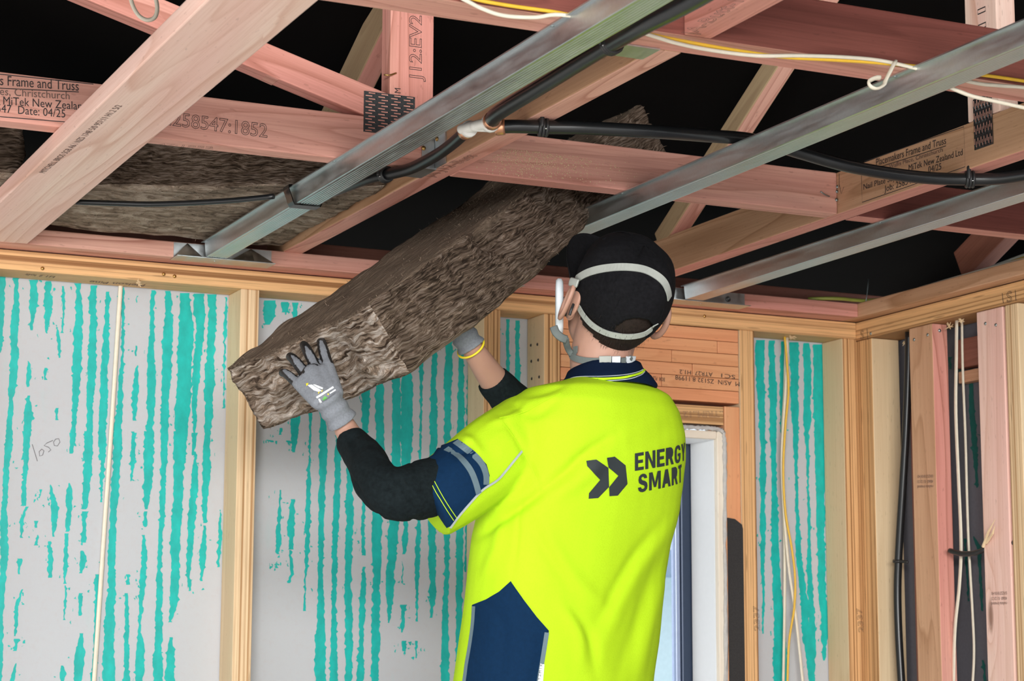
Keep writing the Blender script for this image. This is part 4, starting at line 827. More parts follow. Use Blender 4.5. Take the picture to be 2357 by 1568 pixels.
# ---------------------------------------------------------------- the worker
person = thing('person', 'person in a hi-vis yellow shirt and black cap, back turned, lifting a batt', 'person', (1.75, 3.55, .55))
rh = np.array([AX[0][0], AX[0][1], 0]); rh /= np.linalg.norm(rh); fh = np.array([-rh[1], rh[0], 0])
PH = math.radians(44); LA = math.cos(PH)*rh+math.sin(PH)*fh; BA = math.sin(PH)*rh-math.cos(PH)*fh      # lateral (to the person's right), back
def ring(c, A, B, n=40, e=2.3, tilt=0.0, tl=0.0):
    t = np.arange(n)*2*math.pi/n; cx = np.sign(np.cos(t))*np.abs(np.cos(t))**(2/e); sx = np.sign(np.sin(t))*np.abs(np.sin(t))**(2/e)
    return np.asarray(c)+A*cx[:, None]*LA+B*sx[:, None]*BA+(tilt*B*sx+tl*A*cx)[:, None]*np.array([0, 0, 1])
def loft(rings):
    n = len(rings[0]); V = np.vstack(rings); Fc = []
    for i in range(len(rings)-1):
        for k in range(n): Fc.append((i*n+k, i*n+(k+1) % n, (i+1)*n+(k+1) % n, (i+1)*n+k))
    return V, Fc+[tuple(range(n))[::-1], tuple(range(len(V)-n, len(V)))]
TD = 3.99
prof = [(850, 1345, 1455), (868, 1338, 1462), (886, 1288, 1502), (905, 1215, 1540), (940, 1172, 1562), (990, 1150, 1576), (1050, 1140, 1579), (1110, 1130, 1572), (1170, 1112, 1560), (1240, 1096, 1544), (1330, 1086, 1528), (1430, 1072, 1518), (1568, 1053, 1503), (1720, 1035, 1490)]
kp = math.hypot(.205*math.cos(PH), .132*math.sin(PH))
TR = []
for y, a, b in prof:
    h = (b-a)/2*TD/F/kp; TR.append((at((a+b)/2, y, TD), .205*h, .132*h))
def arm_parts(pts, k=1.0, sm=4):
    A = np.array([list(at(x, y, d))+[r] for x, y, d, r in pts]); S = spline(A, sm); return tube_data(S[:, :3], S[:, 3]*k, 16)
shirt_parts = [loft([ring(*t) for t in TR][::-1])]
shirt_parts += [arm_parts([(1215, 985, 3.93, .070), (1150, 1035, 3.86, .074), (1100, 1080, 3.83, .074), (1045, 1120, 3.795, .072), (1004, 1146, 3.78, .071), (984, 1158, 3.774, .071)])]
shirt_parts += [arm_parts([(1470, 945, 4.20, .062), (1360, 958, 4.24, .056), (1255, 962, 4.27, .056)])]
SV, SQ = remesh(shirt_parts, .0055, 7)
# folds and seams pressed into the cloth
SN = normals(SV, SQ); SP = proj(SV); facing = ((CAM-SV)*SN).sum(1) > 0
def fold(V, line, width, amp):
    L = spline([(a, b, 0) for a, b in line], 6)[:, :2]; d = np.full(len(V), 1e9); tt = np.zeros(len(V))
    for i in range(len(L)-1):
        a, b = L[i], L[i+1]; ab = b-a; t = np.clip(((SP-a)@ab)/(ab@ab), 0, 1); q = np.linalg.norm(SP-a-t[:, None]*ab, axis=1)
        m_ = q < d; d[m_] = q[m_]; tt[m_] = (i+t[m_])/(len(L)-1)
    V += SN*(amp*np.exp(-(d/width)**2)*np.sin(np.clip(tt, .02, .98)*math.pi)**.5*facing)[:, None]
for ln, wd, am in ((((1245, 1132), (1300, 1090), (1350, 1045), (1420, 1000)), 13, -.010), (((1270, 1150), (1340, 1100), (1400, 1050)), 18, .006), (((1095, 1238), (1160, 1190), (1215, 1155), (1248, 1130)), 12, -.014), (((1150, 955), (1190, 1010), (1225, 1080), (1246, 1130)), 5, -.004),
 (((1196, 1150), (1190, 1240), (1178, 1335)), 5, -.003), (((1555, 1180), (1480, 1290), (1420, 1400), (1360, 1568)), 22, .007), (((1535, 1190), (1450, 1300), (1380, 1430)), 14, -.007), (((1530, 1270), (1480, 1400), (1420, 1568)), 18, -.006), (((1522, 1330), (1490, 1450), (1470, 1568)), 16, .007), (((1220, 1190), (1260, 1270), (1330, 1370)), 14, -.005),
 (((1240, 1200), (1320, 1330), (1420, 1420)), 18, .005), (((1290, 1390), (1330, 1450), (1340, 1540)), 16, .006), (((1310, 1390), (1360, 1470), (1370, 1560)), 12, -.006), (((1180, 930), (1230, 955), (1290, 915)), 12, -.005), (((1130, 975), (1180, 960), (1215, 930)), 9, .006), (((1200, 915), (1260, 900), (1310, 880)), 8, -.004),
 (((1090, 1030), (1060, 1045), (1035, 1040)), 10, -.008), (((1062, 1010), (1085, 1020), (1110, 1050)), 12, .007), (((1120, 1400), (1160, 1440), (1150, 1568)), 14, -.005), (((1210, 1440), (1220, 1500), (1205, 1568)), 16, .005), (((1150, 1180), (1140, 1260), (1110, 1330)), 12, .005), (((1550, 960), (1520, 1000), (1440, 1020)), 22, -.004)):
    fold(SV, ln, wd, am)
for i, v in enumerate(SV): SV[i] += SN[i]*mn.noise(Vector(v*9))*.0035
shirt = mesh('shirt', SV, SQ, M_HIVIS, person, True); ST = bvh(SV, SQ)

# collar
cc = at(1391, 898, 3.995); cz = np.array([0, 0, 1.0])
CR = [ring(cc+cz*(-.014), .098, .090, tilt=.22), ring(cc+cz*(-.006), .102, .094, tilt=.22), ring(cc+cz*.012, .092, .083, tilt=.22), ring(cc+cz*.030, .077, .068, tilt=.22), ring(cc+cz*.040, .073, .064, tilt=.22), ring(cc+cz*.041, .068, .060, tilt=.22), ring(cc+cz*.02, .066, .058, tilt=.22)]
CVv, CQ = loft(CR); collar = mesh('collar', CVv, [f for f in CQ if len(f) == 4], M_NAVYC, shirt, True); CT = bvh(CVv, [f for f in CQ if len(f) == 4])
cl = [(1300, 884), (1326, 873), (1387, 872), (1441, 868), (1473, 860), (1484, 851)]
ribbon('collar_stripe', CT, cl, .0042, M_HIVIS, shirt, .0006); ribbon('collar_stripe', CT, [(x, y-5) for x, y in cl], .0016, M_PIPING, shirt, .0006); ribbon('collar_stripe', CT, [(x, y+5) for x, y in cl], .0016, M_PIPING, shirt, .0006)
# navy panels and tape
decal('side_panel', ST, [(1176, 1338), (1150, 1362), (1120, 1380), (1088, 1393), (1084, 1465), (1074, 1520), (1067, 1568), (1040, 1720), (1215, 1720), (1237, 1568), (1248, 1526), (1263, 1452), (1235, 1420), (1205, 1380)], M_NAVY, shirt)
ribbon('reflective_tape', ST, [(1092, 1396), (1089, 1440), (1082, 1490), (1075, 1530), (1070, 1568), (1050, 1690)], .0095, M_REFL, shirt, .0012, .0012)
ribbon('reflective_tape', ST, [(1258, 1456), (1251, 1500), (1246, 1530), (1240, 1568), (1222, 1700)], .0085, M_REFL, shirt, .0012, .0012)
ban = [(959, 1077), (980, 1062), (999, 1049), (1012, 1030), (1030, 1024), (1055, 1013), (1090, 1038), (1118, 1070), (1125, 1095), (1121, 1116), (1098, 1141), (1065, 1173), (1036, 1209), (1030, 1213), (1008, 1180), (985, 1135)]
decal('sleeve_band', ST, ban, M_NAVY, shirt, 6, .0030)
ribbon('reflective_tape', ST, [(1050, 1020), (1082, 1042), (1106, 1068), (1116, 1094), (1116, 1116)], .0125, M_REFL, shirt, .0008, .0036)
ribbon('reflective_tape', ST, [(1028, 1036), (1058, 1056), (1080, 1082), (1092, 1110), (1099, 1136)], .0120, M_REFL, shirt, .0008, .0036)
ribbon('sleeve_piping', ST, [(1198, 1040), (1165, 1080), (1141, 1106), (1107, 1128), (1073, 1165), (1050, 1192), (1036, 1212)], .0040, M_PIPING, shirt, .0014, .0028)
for dx in (0, 9): ribbon('hem_stitch', ST, [(970+dx, 1072-dx*.5), (992+dx, 1112), (1016+dx, 1155), (1042+dx, 1196-dx*.3)], .0012, M_HIVIS, shirt, .0008, .0034)
for ln in (((1290, 905), (1250, 925), (1205, 950), (1152, 962)), ((1150, 962), (1185, 1010), (1222, 1075), (1246, 1128))): ribbon('shoulder_seam', ST, ln, .0022, M_HIVIS, shirt, .0009)
# printed mark and words on the back
decal('printed_mark', ST, [(950+x/2.347, 900+y/2.347) for x, y in ((938, 380), (990, 372), (1054, 415), (1058, 518), (1000, 578), (948, 582), (950, 552), (1010, 480), (942, 408))], M_LOGO, shirt, 4, .0018)
decal('printed_mark', ST, [(950+x/2.347, 900+y/2.347) for x, y in ((1046, 362), (1088, 355), (1147, 402), (1157, 502), (1105, 565), (1060, 568), (1058, 520), (1108, 458), (1055, 413))], M_LOGO, shirt, 4, .0018)
GL = {'E': (.55, [(0, 0), (.55, 0), (.55, .18), (.2, .18), (.2, .41), (.5, .41), (.5, .59), (.2, .59), (.2, .82), (.55, .82), (.55, 1), (0, 1)], None),
'N': (.66, [(0, 0), (.19, 0), (.19, .65), (.47, 0), (.66, 0), (.66, 1), (.47, 1), (.47, .35), (.19, 1), (0, 1)], None),
'R': (.66, [(0, 0), (.2, 0), (.2, .36), (.3, .36), (.45, 0), (.67, 0), (.49, .40), (.58, .5), (.62, .68), (.58, .86), (.46, .97), (.34, 1), (0, 1)], [(.2, .54), (.34, .54), (.42, .6), (.42, .76), (.34, .82), (.2, .82)]),
'G': (.64, [(.64, .70), (.45, .70), (.40, .80), (.32, .83), (.23, .79), (.2, .68), (.2, .32), (.23, .21), (.32, .17), (.41, .2), (.45, .3), (.45, .38), (.31, .38), (.31, .53), (.64, .53), (.64, .28), (.58, .1), (.45, .01), (.32, -.015), (.18, .01), (.06, .11), (0, .3), (0, .7), (.06, .89), (.18, .99), (.32, 1.015), (.46, .99), (.58, .9)], None),
'Y': (.68, [(.24, 0), (.44, 0), (.44, .4), (.68, 1), (.47, 1), (.34, .62), (.21, 1), (0, 1), (.24, .4)], None),
'S': (.62, [(0, .28), (.19, .28), (.22, .2), (.31, .16), (.41, .2), (.43, .28), (.38, .36), (.2, .43), (.07, .53), (.03, .7), (.07, .88), (.18, .98), (.31, 1.015), (.46, .98), (.56, .88), (.59, .74), (.4, .74), (.37, .82), (.3, .85), (.23, .81), (.22, .74), (.27, .66), (.45, .59), (.58, .48), (.62, .3), (.58, .12), (.46, .02), (.31, -.015), (.15, .02), (.04, .11)], None),
'M': (.81, [(0, 0), (.18, 0), (.18, .66), (.33, .14), (.48, .14), (.63, .66), (.63, 0), (.81, 0), (.81, 1), (.58, 1), (.405, .4), (.23, 1), (0, 1)], None),
'A': (.72, [(0, 0), (.2, 0), (.25, .2), (.47, .2), (.52, 0), (.72, 0), (.47, 1), (.25, 1)], [(.29, .37), (.43, .37), (.36, .68)]),
'T': (.60, [(.2, 0), (.4, 0), (.4, .82), (.6, .82), (.6, 1), (0, 1), (0, .82), (.2, .82)], None)}
def cloth_word(s, x0, yt0, yb0, slope, sx):
    tot = sum(GL[c][0]+.10 for c in s)-.10; adv = 0
    for c in s:
        wd, outl, hole = GL[c]; pts, eds = [], []
        for lp in (outl, hole):
            if not lp: continue
            k0 = len(pts); lp = np.array(lp, float)
            for i in range(len(lp)):
                a, b = lp[i], lp[(i+1) % len(lp)]; k = max(1, int(np.linalg.norm(b-a)/.12)); pts += [a+(b-a)*t/k for t in range(k)]
            n = len(pts)-k0; eds += [(k0+i, k0+(i+1) % n) for i in range(n)]
        for gx in np.arange(.05, wd, .1):
            for gy in np.arange(.05, 1, .1): pts.append(np.array([gx, gy]))
        r = delaunay_2d_cdt([Vector(p) for p in pts], eds, [], 4, 1e-5); V = []
        for p in r[0]:      # laid flat on the back: it turns away from the lens, so letters narrow to the right
            u = (adv+p[0])/tot; px = x0+sx*math.sin(u*1.32)/math.sin(1.32); V.append(hit(ST, px, yb0+slope*u+(yt0-yb0)*p[1], .0018)[0])
        mesh('letter', V, r[2], M_LOGO, shirt, True); adv += wd+.10
cloth_word('ENERGY', 1460, 1044, 1084, -25, 115); cloth_word('SMART', 1467, 1093, 1134, -25, 100)
decal('side_label', ST, [(1242, 1527), (1252, 1529), (1246, 1600), (1233, 1600)], M_PRINTW, shirt, 3, .0035)
for k, ch_ in enumerate('SYZMIK'):
    A, Q_ = text_mesh(ch_); A[:, :2] -= (A[:, :2].min(0)+A[:, :2].max(0))/2
    mesh('lettering', [hit(ST, 1240.5+1.2*(k-2)-a[1]*9*-1*-1, 1562-(k-1)*8-a[0]*9, .0040)[0] for a in A], Q_, M_LOGO, shirt)

# body: one continuous figure
X_ = AX.T@np.array([.901, -.176, .402]); X_ /= np.linalg.norm(X_); Z_ = AX.T@np.array([.36, .817, -.45]); Z_ -= X_*(Z_@X_); Z_ /= np.linalg.norm(Z_); Y_ = np.cross(Z_, X_)
H0 = at(1410, 717, 3.985); HM = np.array([X_, Y_, Z_])
def hd(V): return np.asarray(V, float)@HM+H0
def hell(c, ax, n=24, m=16): V, Fc = ellipsoid_data(c, ax, n, m); return hd(V), Fc
neck0 = at(1392, 905, 4.01); pelvis = at(1275, 1700, 4.0); g = pelvis.copy()
foot_z = .552
hipL, hipR = pelvis-LA*.095, pelvis+LA*.095
knL, knR = hipL*1.0, hipR*1.0; knL[2] = 1.02; knR[2] = 1.02; anL, anR = knL-BA*.0, knR+BA*.02; anL = anL.copy(); anR = anR.copy(); anL[2] = anR[2] = .64
knL -= BA*.02; 
tors = loft([ring(c, A*.86, B*.84) for c, A, B in TR][::-1])
arms = [arm_parts([(1230, 990, 3.95, .045), (1140, 1045, 3.86, .040), (1010, 1115, 3.78, .040), (905, 1140, 3.72, .033), (850, 1066, 3.82, .028), (806, 1005, 3.885, .0245), (790, 975, 3.887, .0205), (770, 942, 3.872, .010)]),
        arm_parts([(1450, 955, 4.20, .045), (1330, 972, 4.27, .042), (1235, 985, 4.32, .038), (1180, 930, 4.275, .035), (1130, 866, 4.22, .0295), (1086, 800, 4.175, .0225), (1062, 765, 4.165, .016)])]
def leg(h, k, a):
    t = np.array([h, h*.6+k*.4, k, k*.6+a*.4-BA*-.01, a]); return tube_data(spline(t, 4), spline(np.c_[[.085, .078, .057, .055, .040], [0]*5, [0]*5], 4)[:, 0], 16)
neck = tube_data(spline([hd([(0, -.012, -.03)])[0], hd([(0, -.035, -.085)])[0], (hd([(0, -.035, -.085)])[0]+neck0)/2, neck0], 4), spline(np.c_[[.060, .060, .062, .075], [0]*4, [0]*4], 4)[:, 0], 20)
head = [hell((0, 0, .035), (.077, .096, .103)), hell((0, .035, -.045), (.058, .064, .066)), hell((0, .058, -.088), (.030, .032, .028)), hell((0, .104, -.028), (.014, .022, .022)), hell((0, .098, -.006), (.010, .012, .026)), hell((0, .088, -.066), (.024, .014, .007)), hell((0, .087, .022), (.060, .020, .012))]
for s in (-1, 1): head += [hell((s*.045, .058, -.03), (.028, .034, .026))]
BV, BQ = remesh([tors, neck, leg(hipL, knL, anL), leg(hipR, knR, anR)]+arms+head, .006, 4)
body = mesh('body', BV, BQ, M_SKIN, person, True)
for s in (-1, 1):
    e = [hell((s*.086, -.006, .004), (.007, .018, .033)), hell((s*.081, -.002, -.022), (.007, .010, .014))]
    V, Fc = ring_data((0, 0, 0), (1, 0, 0), .022, .0055, 22, 8); V = V*np.array([1, .85, 1.5])+np.array([s*(.102 if s < 0 else .099), -.006, .004]); a = .45*s; V[:, 0] += -s*.0-(V[:, 1]+.007)*.35*s
    mesh('ear', *merge(e+[(hd(V), Fc)]), M_SKIN, person, True)
    mesh('eye', *hell((s*.032, .084, .003), (.012, .011, .010)), M_PRINTW, person, True)
# hair: short cropped shell over the back and sides of the skull, with fibres at the neck line
hv, hf = ellipsoid_data((0, -.004, .032), (.0805, .1005, .104), 60, 44); keep = []
lim = lambda p: -.052+.030*min(1, abs(p[0])/.07)+max(0, p[1]+.02)*.9
hf2 = [f for f in hf if all(hv[i][2] > lim(hv[i]) and hv[i][1] < .03+hv[i][2]*.3 for i in f)]
hair = mesh('hair', hd(hv), hf2, M_HAIR, person, True)
fv, ff = [], []
for _ in range(2600):
    f = hf2[RNG.integers(len(hf2))]; c = hv[list(f)].mean(0)+RNG.normal(0, .003, 3)
    if c[2] > .03 or c[1] > .03: continue
    nn = (c-np.array([0, -.004, .032]))/np.array([.08, .1, .104])**2; nn /= np.linalg.norm(nn); d = np.array([RNG.normal(0, .25), -.15, -1.0])+nn*.30; d /= np.linalg.norm(d); s_ = np.cross(d, nn)*.0005; k = len(fv); ln = RNG.uniform(.005, .012)
    fv += [c-s_, c+s_, c+d*ln]; ff.append((k, k+1, k+2))
hs = mesh('hair_fringe', hd(fv), ff, M_HAIR, hair); hs['kind'] = 'stuff'

# cap with peak, button, eyelets, seams and the opening at the back
capA = np.array([.0925, .1095, .1165]); capC = np.array([0, -.004, .0385]); n_, m_ = 168, 96; cv, cf = [], []
def cap_r(ph): return 1+.020*math.cos(6*ph+.4)
for i in range(m_+1):
    for k in range(n_):
        ph = 2*math.pi*k/n_; zr = .010+.006*math.sin(ph)            # rim height: lower at the nape
        thm = math.acos(max(-1, min(1, (zr-capC[2])/capA[2]))); th = .02+(thm-.02)*i/m_
        q = cap_r(ph) if i > 8 else 1; g_ = (abs(math.sin(th))**2.6+abs(math.cos(th))**2.6)**(-1/2.6); cv.append(capC+capA*.985*np.array([math.sin(th)*math.cos(ph)*q*g_, math.sin(th)*math.sin(ph)*q*g_, math.cos(th)*g_]))
cv = np.array(cv); cv[:, :2] = capC[:2]+(cv[:, :2]-capC[:2])*(1-.15*np.clip((.062-cv[:, 2])/.06, 0, 1)**1.4)[:, None]; cv += np.array([mn.noise(Vector(v*20))*.0052 for v in cv])[:, None]*(cv-capC)/.11
def in_open(p): return p[1] < -.05 and ((p[0]-.004)/.039)**2+((p[2]-.018)/.040)**2 < 1 and p[2] > .012
for i in range(m_):
    for k in range(n_):
        q = (i*n_+k, (i+1)*n_+k, (i+1)*n_+(k+1) % n_, i*n_+(k+1) % n_)
        if not in_open(cv[list(q)].mean(0)): cf.append(q)
cf.append(tuple(range(n_)))
cap = mesh('cap', hd(cv), cf, M_CAP, person, True); sm_ = cap.modifiers.new('thick', 'SOLIDIFY'); sm_.thickness = .0022; sm_.offset = 1
mesh('cap_button', *hell(capC+np.array([0, 0, capA[2]*.97]), (.0075, .0075, .004)), M_CAP, cap, True)
for k in range(6):
    ph = math.pi/6+k*math.pi/3-.05+.52; L = []
    for th in np.linspace(.06, 1.62, 14):
        p = capC+capA*np.array([math.sin(th)*math.cos(ph), math.sin(th)*math.sin(ph), math.cos(th)])*.99*(abs(math.sin(th))**2.6+abs(math.cos(th))**2.6)**(-1/2.6)*(1+.02*math.cos(6*ph+.4)*min(1, th*2)); p[:2] = capC[:2]+(p[:2]-capC[:2])*(1-.15*max(0, min(1, (.062-p[2])/.06))**1.4)
        if not (k and in_open(p)): L.append(p)
    mesh('cap_seam', *tube_data(hd(L), .0010, 6), M_CAP, cap, True)
    ph2 = ph+math.pi/6; c = capC+capA*np.array([math.sin(.78)*math.cos(ph2), math.sin(.78)*math.sin(ph2), math.cos(.78)])*1.075
    mesh('eyelet', *(lambda r: (hd(r[0]), r[1]))(ring_data(c, c-capC, .0042, .0012, 14, 6)), M_CAP, cap, True)
# peak, the cap turned a little to the left
pv, pf = [], []; na, nr = 26, 9
for sgn in (0, 1):
    for j in range(nr+1):
        for i in range(na+1):
            a = math.radians(-74+148*i/na)+math.pi/2+math.radians(7); s = j/nr; ext = .084*math.cos((i/na-.5)*2*1.25)**.75
            base = capC+capA*np.array([math.cos(a)*.985, math.sin(a)*.985, 0])+np.array([0, 0, -.004]); out = np.array([math.cos(math.pi/2+math.radians(7)), math.sin(math.pi/2+math.radians(7)), 0])
            p = base+out*ext*s+np.array([0, 0, .022*s-.020*((i/na-.5)*2)**2+.0035*sgn]); pv.append(p)
w_ = (nr+1)*(na+1)
for j in range(nr):
    for i in range(na):
        a = j*(na+1)+i; q = (a, a+1, a+na+2, a+na+1); pf.append(q[::-1]); pf.append(tuple(w_+z for z in q))
bd = [j*(na+1) for j in range(nr+1)]+[nr*(na+1)+i for i in range(1, na+1)]+[j*(na+1)+na for j in range(nr-1, -1, -1)]
pf += [(bd[i], bd[i+1], w_+bd[i+1], w_+bd[i]) for i in range(len(bd)-1)]
mesh('peak', hd(pv), pf, M_CAP, cap, True)

# respirator: cup, side filters, head cradle and neck strap
resp = mesh('respirator', *hell((0, .100, -.052), (.046, .052, .050)), plain('dark_grey_rubber', (.05, .052, .055), .6), person, True)
for s in (-1, 1):
    nrm = np.array([s*.901, .25, -.36]); c = np.array([s*.0795, .056, -.044]); nrm /= np.linalg.norm(nrm); u = np.array([-.176+.02, .55, .817]); u -= nrm*(u@nrm); u /= np.linalg.norm(u); w = np.cross(nrm, u)
    R_ = [(.036, -.0075), (.040, -.004), (.0405, .002), (.038, .0062), (.030, .0072)]; a = np.arange(30)*2*math.pi/30
    V = np.vstack([c+nrm*z+r*(np.cos(a)[:, None]*w*.95+np.sin(a)[:, None]*u*1.38) for r, z in R_]); n = 30
    Fc = [(i*n+k, i*n+(k+1) % n, (i+1)*n+(k+1) % n, (i+1)*n+k) for i in range(4) for k in range(n)]+[tuple(range(n))[::-1], tuple(range(4*n, 5*n))]
    mesh('filter', hd(V), Fc, M_MASKW, resp, True)
    mesh('filter_arm', *capsule_data(hd([c-nrm*.012])[0], hd([(s*.03, .10, -.055)])[0], .018, .02), M_CLIP, resp, True)
HT = bvh(np.vstack([hd(cv), hd(hv)]), [f for f in cf if len(f) == 4]+[tuple(i+len(cv) for i in f) for f in hf2])
top = [(1322, 652), (1334, 641), (1360, 627), (1395, 619), (1440, 617), (1480, 622), (1510, 636), (1527, 652), (1535, 672), (1537, 686)]
low = [(1327, 655), (1326, 676), (1333, 700), (1347, 725), (1368, 748), (1400, 765), (1440, 772), (1475, 768), (1494, 757), (1506, 745)]
ribbon('head_strap', HT, top, .0150, M_STRAP, resp, .0022, .0028); ribbon('head_strap', HT, low, .0125, M_STRAP, resp, .0022, .0032)
ST2 = bvh(BV, BQ)
nk = [(1306, 795), (1312, 812), (1326, 824), (1350, 830), (1384, 831)]
ribbon('neck_strap', ST2, nk, .0125, M_ELASTIC, resp, .002, .003)
def pxtube(pts, r, flat, mat, nm): return tube(nm, [at(*p) for p in pts], r, mat, resp, 8, flat=flat, up=tuple(AX[2]))
pxtube([(1274, 752, 3.93), (1280, 766, 3.925), (1292, 777, 3.925), (1304, 782, 3.93)], .0078, .3, M_ELASTIC, 'strap_end'); pxtube([(1302, 779, 3.93), (1304, 792, 3.945), (1309, 806, 3.965), (1317, 818, 3.972)], .0062, .3, M_ELASTIC, 'strap_end')
pxtube([(1312, 648, 3.93), (1320, 650, 3.92), (1330, 653, 3.91)], .0085, .3, M_STRAP, 'strap_end')
for x0, x1, mt in ((1380, 1404, M_STRAP), (1406, 1422, M_MASKW), (1424, 1434, M_ELASTIC), (1436, 1452, M_MASKW), (1452, 1464, M_ELASTIC)):
    ribbon('buckle', ST2, [(x0, 829), ((x0+x1)/2, 828.5), (x1, 828)], .0165 if mt is not M_ELASTIC else .011, mt, resp, .005, .004, 3)
pxtube([(1311, 726, 3.91), (1315, 713, 3.91), (1320, 700, 3.915)], .0026, 1, M_CLIP, 'ear_tip')

# dark undersleeves
def sleeve(pts, vox):
    V, Q_ = remesh([arm_parts(pts)], vox, 5); N_ = normals(V, Q_); cf_ = at(*pts[0][:3])
    for i, v in enumerate(V): V[i] += N_[i]*min(1, max(0, (np.linalg.norm(v-cf_)-.032)/.03))*(mn.noise(Vector(v*28))*.0030+mn.noise(Vector((v[0]*14, v[1]*14, v[2]*14+5)))*.0050-max(0, mn.noise(Vector((v@(AX[0]*.8+AX[1]*.6)*70, v@AX[2]*6, v@(AX[1]*.8-AX[0]*.6)*7)))-.15)*.010)
    return mesh('undersleeve', V, Q_, M_BLACKS, person, True)
sleeve([(806, 1012, 3.89, .0300), (815, 1024, 3.875, .0325), (846, 1062, 3.82, .0375), (872, 1112, 3.75, .0445), (902, 1139, 3.72, .0490), (950, 1133, 3.74, .0520), (1000, 1122, 3.77, .0545), (1060, 1098, 3.81, .056)], .0042)
sleeve([(1132, 872, 4.225, .0345), (1150, 894, 4.24, .0385), (1185, 930, 4.275, .0440), (1235, 978, 4.32, .052), (1330, 950, 4.27, .058)], .0045)

# gloved hands: palm, five fingers of different length, thumb from the side of the palm
def hand(wrist, fdir, back, side_thumb, curl, cuff_back, name):
    f = np.asarray(fdir, float); f /= np.linalg.norm(f); b = np.asarray(back, float); b -= f*(b@f); b /= np.linalg.norm(b); s = np.cross(f, b)*side_thumb   # s: towards the thumb
    w = np.asarray(wrist, float); parts = []; tips = []
    mc = [(.0335, .082, .0120), (.0115, .086, .0125), (-.0110, .081, .0120), (-.0325, .070, .0110)]                  # index .. little
    fl = [(.044, .026, .022), (.048, .030, .024), (.045, .028, .023), (.034, .021, .020)]
    for i, ((so, lo, r), L3) in enumerate(zip(mc, fl)):
        k = w+f*lo+s*so; parts.append(capsule_data(w+f*.008+s*so*.62, k, r*1.12, r*1.0, 14)); p = k; d = f+s*(so*5.5); d /= np.linalg.norm(d); rr = .0112 if i < 3 else .0102; tot = 0
        for q, (ln, c) in enumerate(zip(L3, curl)):
            tot += c*(1+.12*i); dd = d*math.cos(tot)-b*math.sin(tot); p2 = p+dd*ln; parts.append(capsule_data(p, p2, rr, rr*.93, 12)); p = p2; rr *= .92; tips.append((p, q))
    parts.append(capsule_data(w+f*.010, w+f*.075, .020, .022)); parts.append(capsule_data(w+f*.02-s*.012, w+f*.07-s*.020, .017, .015)); parts.append(capsule_data(w+f*.02+s*.012, w+f*.07+s*.020, .018, .016))
    t0 = w+f*.022+s*.012; t1 = t0+f*.026+s*.010-b*.030; t2 = t1+f*.026+s*.008-b*.022; t3 = t2+f*.020-b*.018
    parts += [capsule_data(t0, t1, .016, .0135), capsule_data(t1, t2, .0128, .0118), capsule_data(t2, t3, .0115, .0098)]
    cb = np.asarray(cuff_back, float); a_ = cb-w; c_ax = np.linspace(0, 1, 9); rad = .0295+.0022*np.sin(c_ax*15)-.003*np.sin(c_ax*3.1)
    parts.append(tube_data([w+f*.012*(1-t)+a_*t for t in c_ax], rad, 22))
    V, Q_ = remesh(parts, .0022, 4); N_ = normals(V, Q_)
    o = mesh(name, V, Q_, [M_GREYGLOVE, M_BLACKGLOVE], person, True); A = V-w
    mid_ = []
    for q in Q_:
        c = A[list(q)].mean(0); n = N_[list(q)].mean(0); x = c@f; bb = n@b; z = c@b
        edge = abs(c@s)
        blk = (x > .012) and (bb < -.15 or (x > .05 and bb < .10) or (x > .075 and bb < .80+max(0, x-.12)*4) or x > .155)
        mid_.append(1 if blk else 0)
    o.data.polygons.foreach_set('material_index', mid_); return o, V, Q_, (f, b, s, w)
fd = AX.T@np.array([-.43, .61, .66]); bk = AX.T@np.array([-.18, .66, -.72])
gL, GV, GQ, gfr = hand(at(755, 922, 3.862), fd, bk, 1, (.10, .16, .20), at(789, 972, 3.885), 'glove')
fd2 = AX.T@np.array([-.55, .80, .12]); bk2 = AX.T@np.array([.75, -.35, .55])
gR, _, _, _ = hand(at(1062, 762, 4.165), fd2, bk2, 1, (.35, .5, .45), at(1086, 800, 4.175), 'glove')
V, Fc = ring_data(at(1084, 800, 4.175), at(1130, 866, 4.22)-at(1086, 800, 4.175), .029, .0024, 24, 6); mesh('yellow_trim', V, Fc, M_PRINTY, gR, True)
GT = bvh(GV, GQ)
def gpx(x, y): return (620+x/6.533, 780+y/6.533)
def gd(nm, pts, mat): return decal(nm, GT, [gpx(*p) for p in pts], mat, gL, 2.0, .0008, 3.92)
gd('glove_print', [(575, 700), (640, 690), (780, 775), (795, 785), (740, 800), (670, 780)], M_PRINTW); gd('glove_print', [(655, 690), (690, 688), (810, 740), (800, 765), (740, 745)], M_PRINTW)
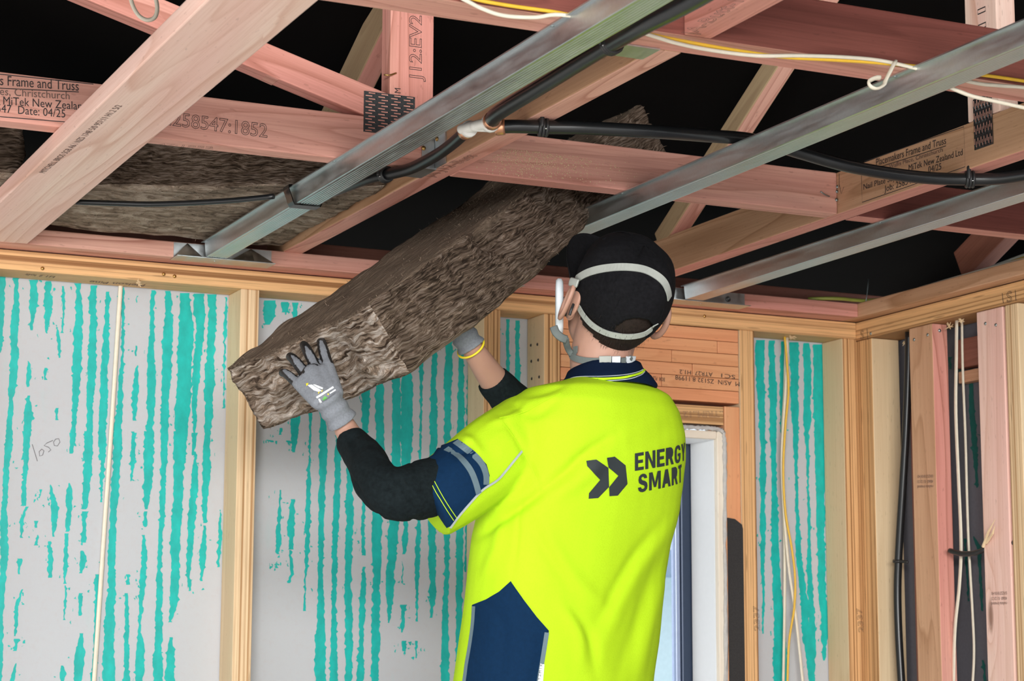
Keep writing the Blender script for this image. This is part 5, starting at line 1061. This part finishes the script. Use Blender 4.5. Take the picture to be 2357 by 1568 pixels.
gd('glove_print', [(700, 878), (955, 715), (972, 740), (718, 902)], M_PRINTW); gd('glove_print', [(735, 905), (760, 898), (800, 960), (765, 978)], M_PRINTW); gd('glove_print', [(900, 815), (995, 760), (1003, 780), (910, 835)], M_PRINTW)
gd('glove_print', [(800, 915), (830, 860), (880, 895), (820, 935)], M_PRINTG)
for q in ([(553, 675), (590, 668), (585, 690), (560, 715)], [(735, 820), (750, 795), (762, 800), (742, 832)], [(782, 795), (797, 772), (806, 778), (790, 805)], [(870, 830), (890, 822), (897, 845), (878, 850)]): gd('glove_print', q, M_PRINTY)

# trousers, boots and the platform under the worker, below the frame
def trouser(h, k, a): return tube_data(spline(np.array([h+np.array([0, 0, .05]), h*.6+k*.4, k, k*.5+a*.5, a+np.array([0, 0, .02])]), 4), spline(np.c_[[.112, .100, .080, .074, .068], [0]*5, [0]*5], 4)[:, 0], 18)
tr = TR[-1]; mesh('trousers', *remesh([trouser(hipL, knL, anL), trouser(hipR, knR, anR), loft([ring(pelvis+np.array([0, 0, z]), A, B) for z, A, B in ((-.09, .15, .11), (0, .175, .125), (.07, .165, .115))])], .009, 4), M_TROUS, person, True)
for a in (anL, anR):
    t = a-BA*.11; t[2] = foot_z+.035; h = a.copy(); h[2] = foot_z+.045
    mesh('boot', *remesh([capsule_data(h, t, .045, .040), capsule_data(a+np.array([0, 0, .05]), h, .050, .048), capsule_data(h-np.array([0, 0, .008]), t-np.array([0, 0, .006]), .040, .036)], .006, 3), M_BOOT, person, True)
pc_ = (anL+anR)/2-BA*.03; wp_ = thing('work_platform', 'aluminium work platform the worker stands on', 'platform', (pc_[0], pc_[1], 0))
Mz = lambda x, y, z: pc_*np.array([1, 1, 0])+LA*x+BA*y+np.array([0, 0, z])
for k in range(5): beam('deck_plank', Mz(-.6, -.16+k*.08, .525), Mz(.6, -.16+k*.08, .525), BA, .077, .03, M_ALU, wp_)
for x in (-.52, .52):
    for y in (-.17, .17): beam('leg', Mz(x, y, .51), Mz(x*1.08, y*1.15, 0), LA, .04, .03, M_ALU, wp_)
    beam('brace', Mz(x*1.03, -.18, .25), Mz(x*1.03, .18, .25), (0, 0, 1), .03, .02, M_ALU, wp_)
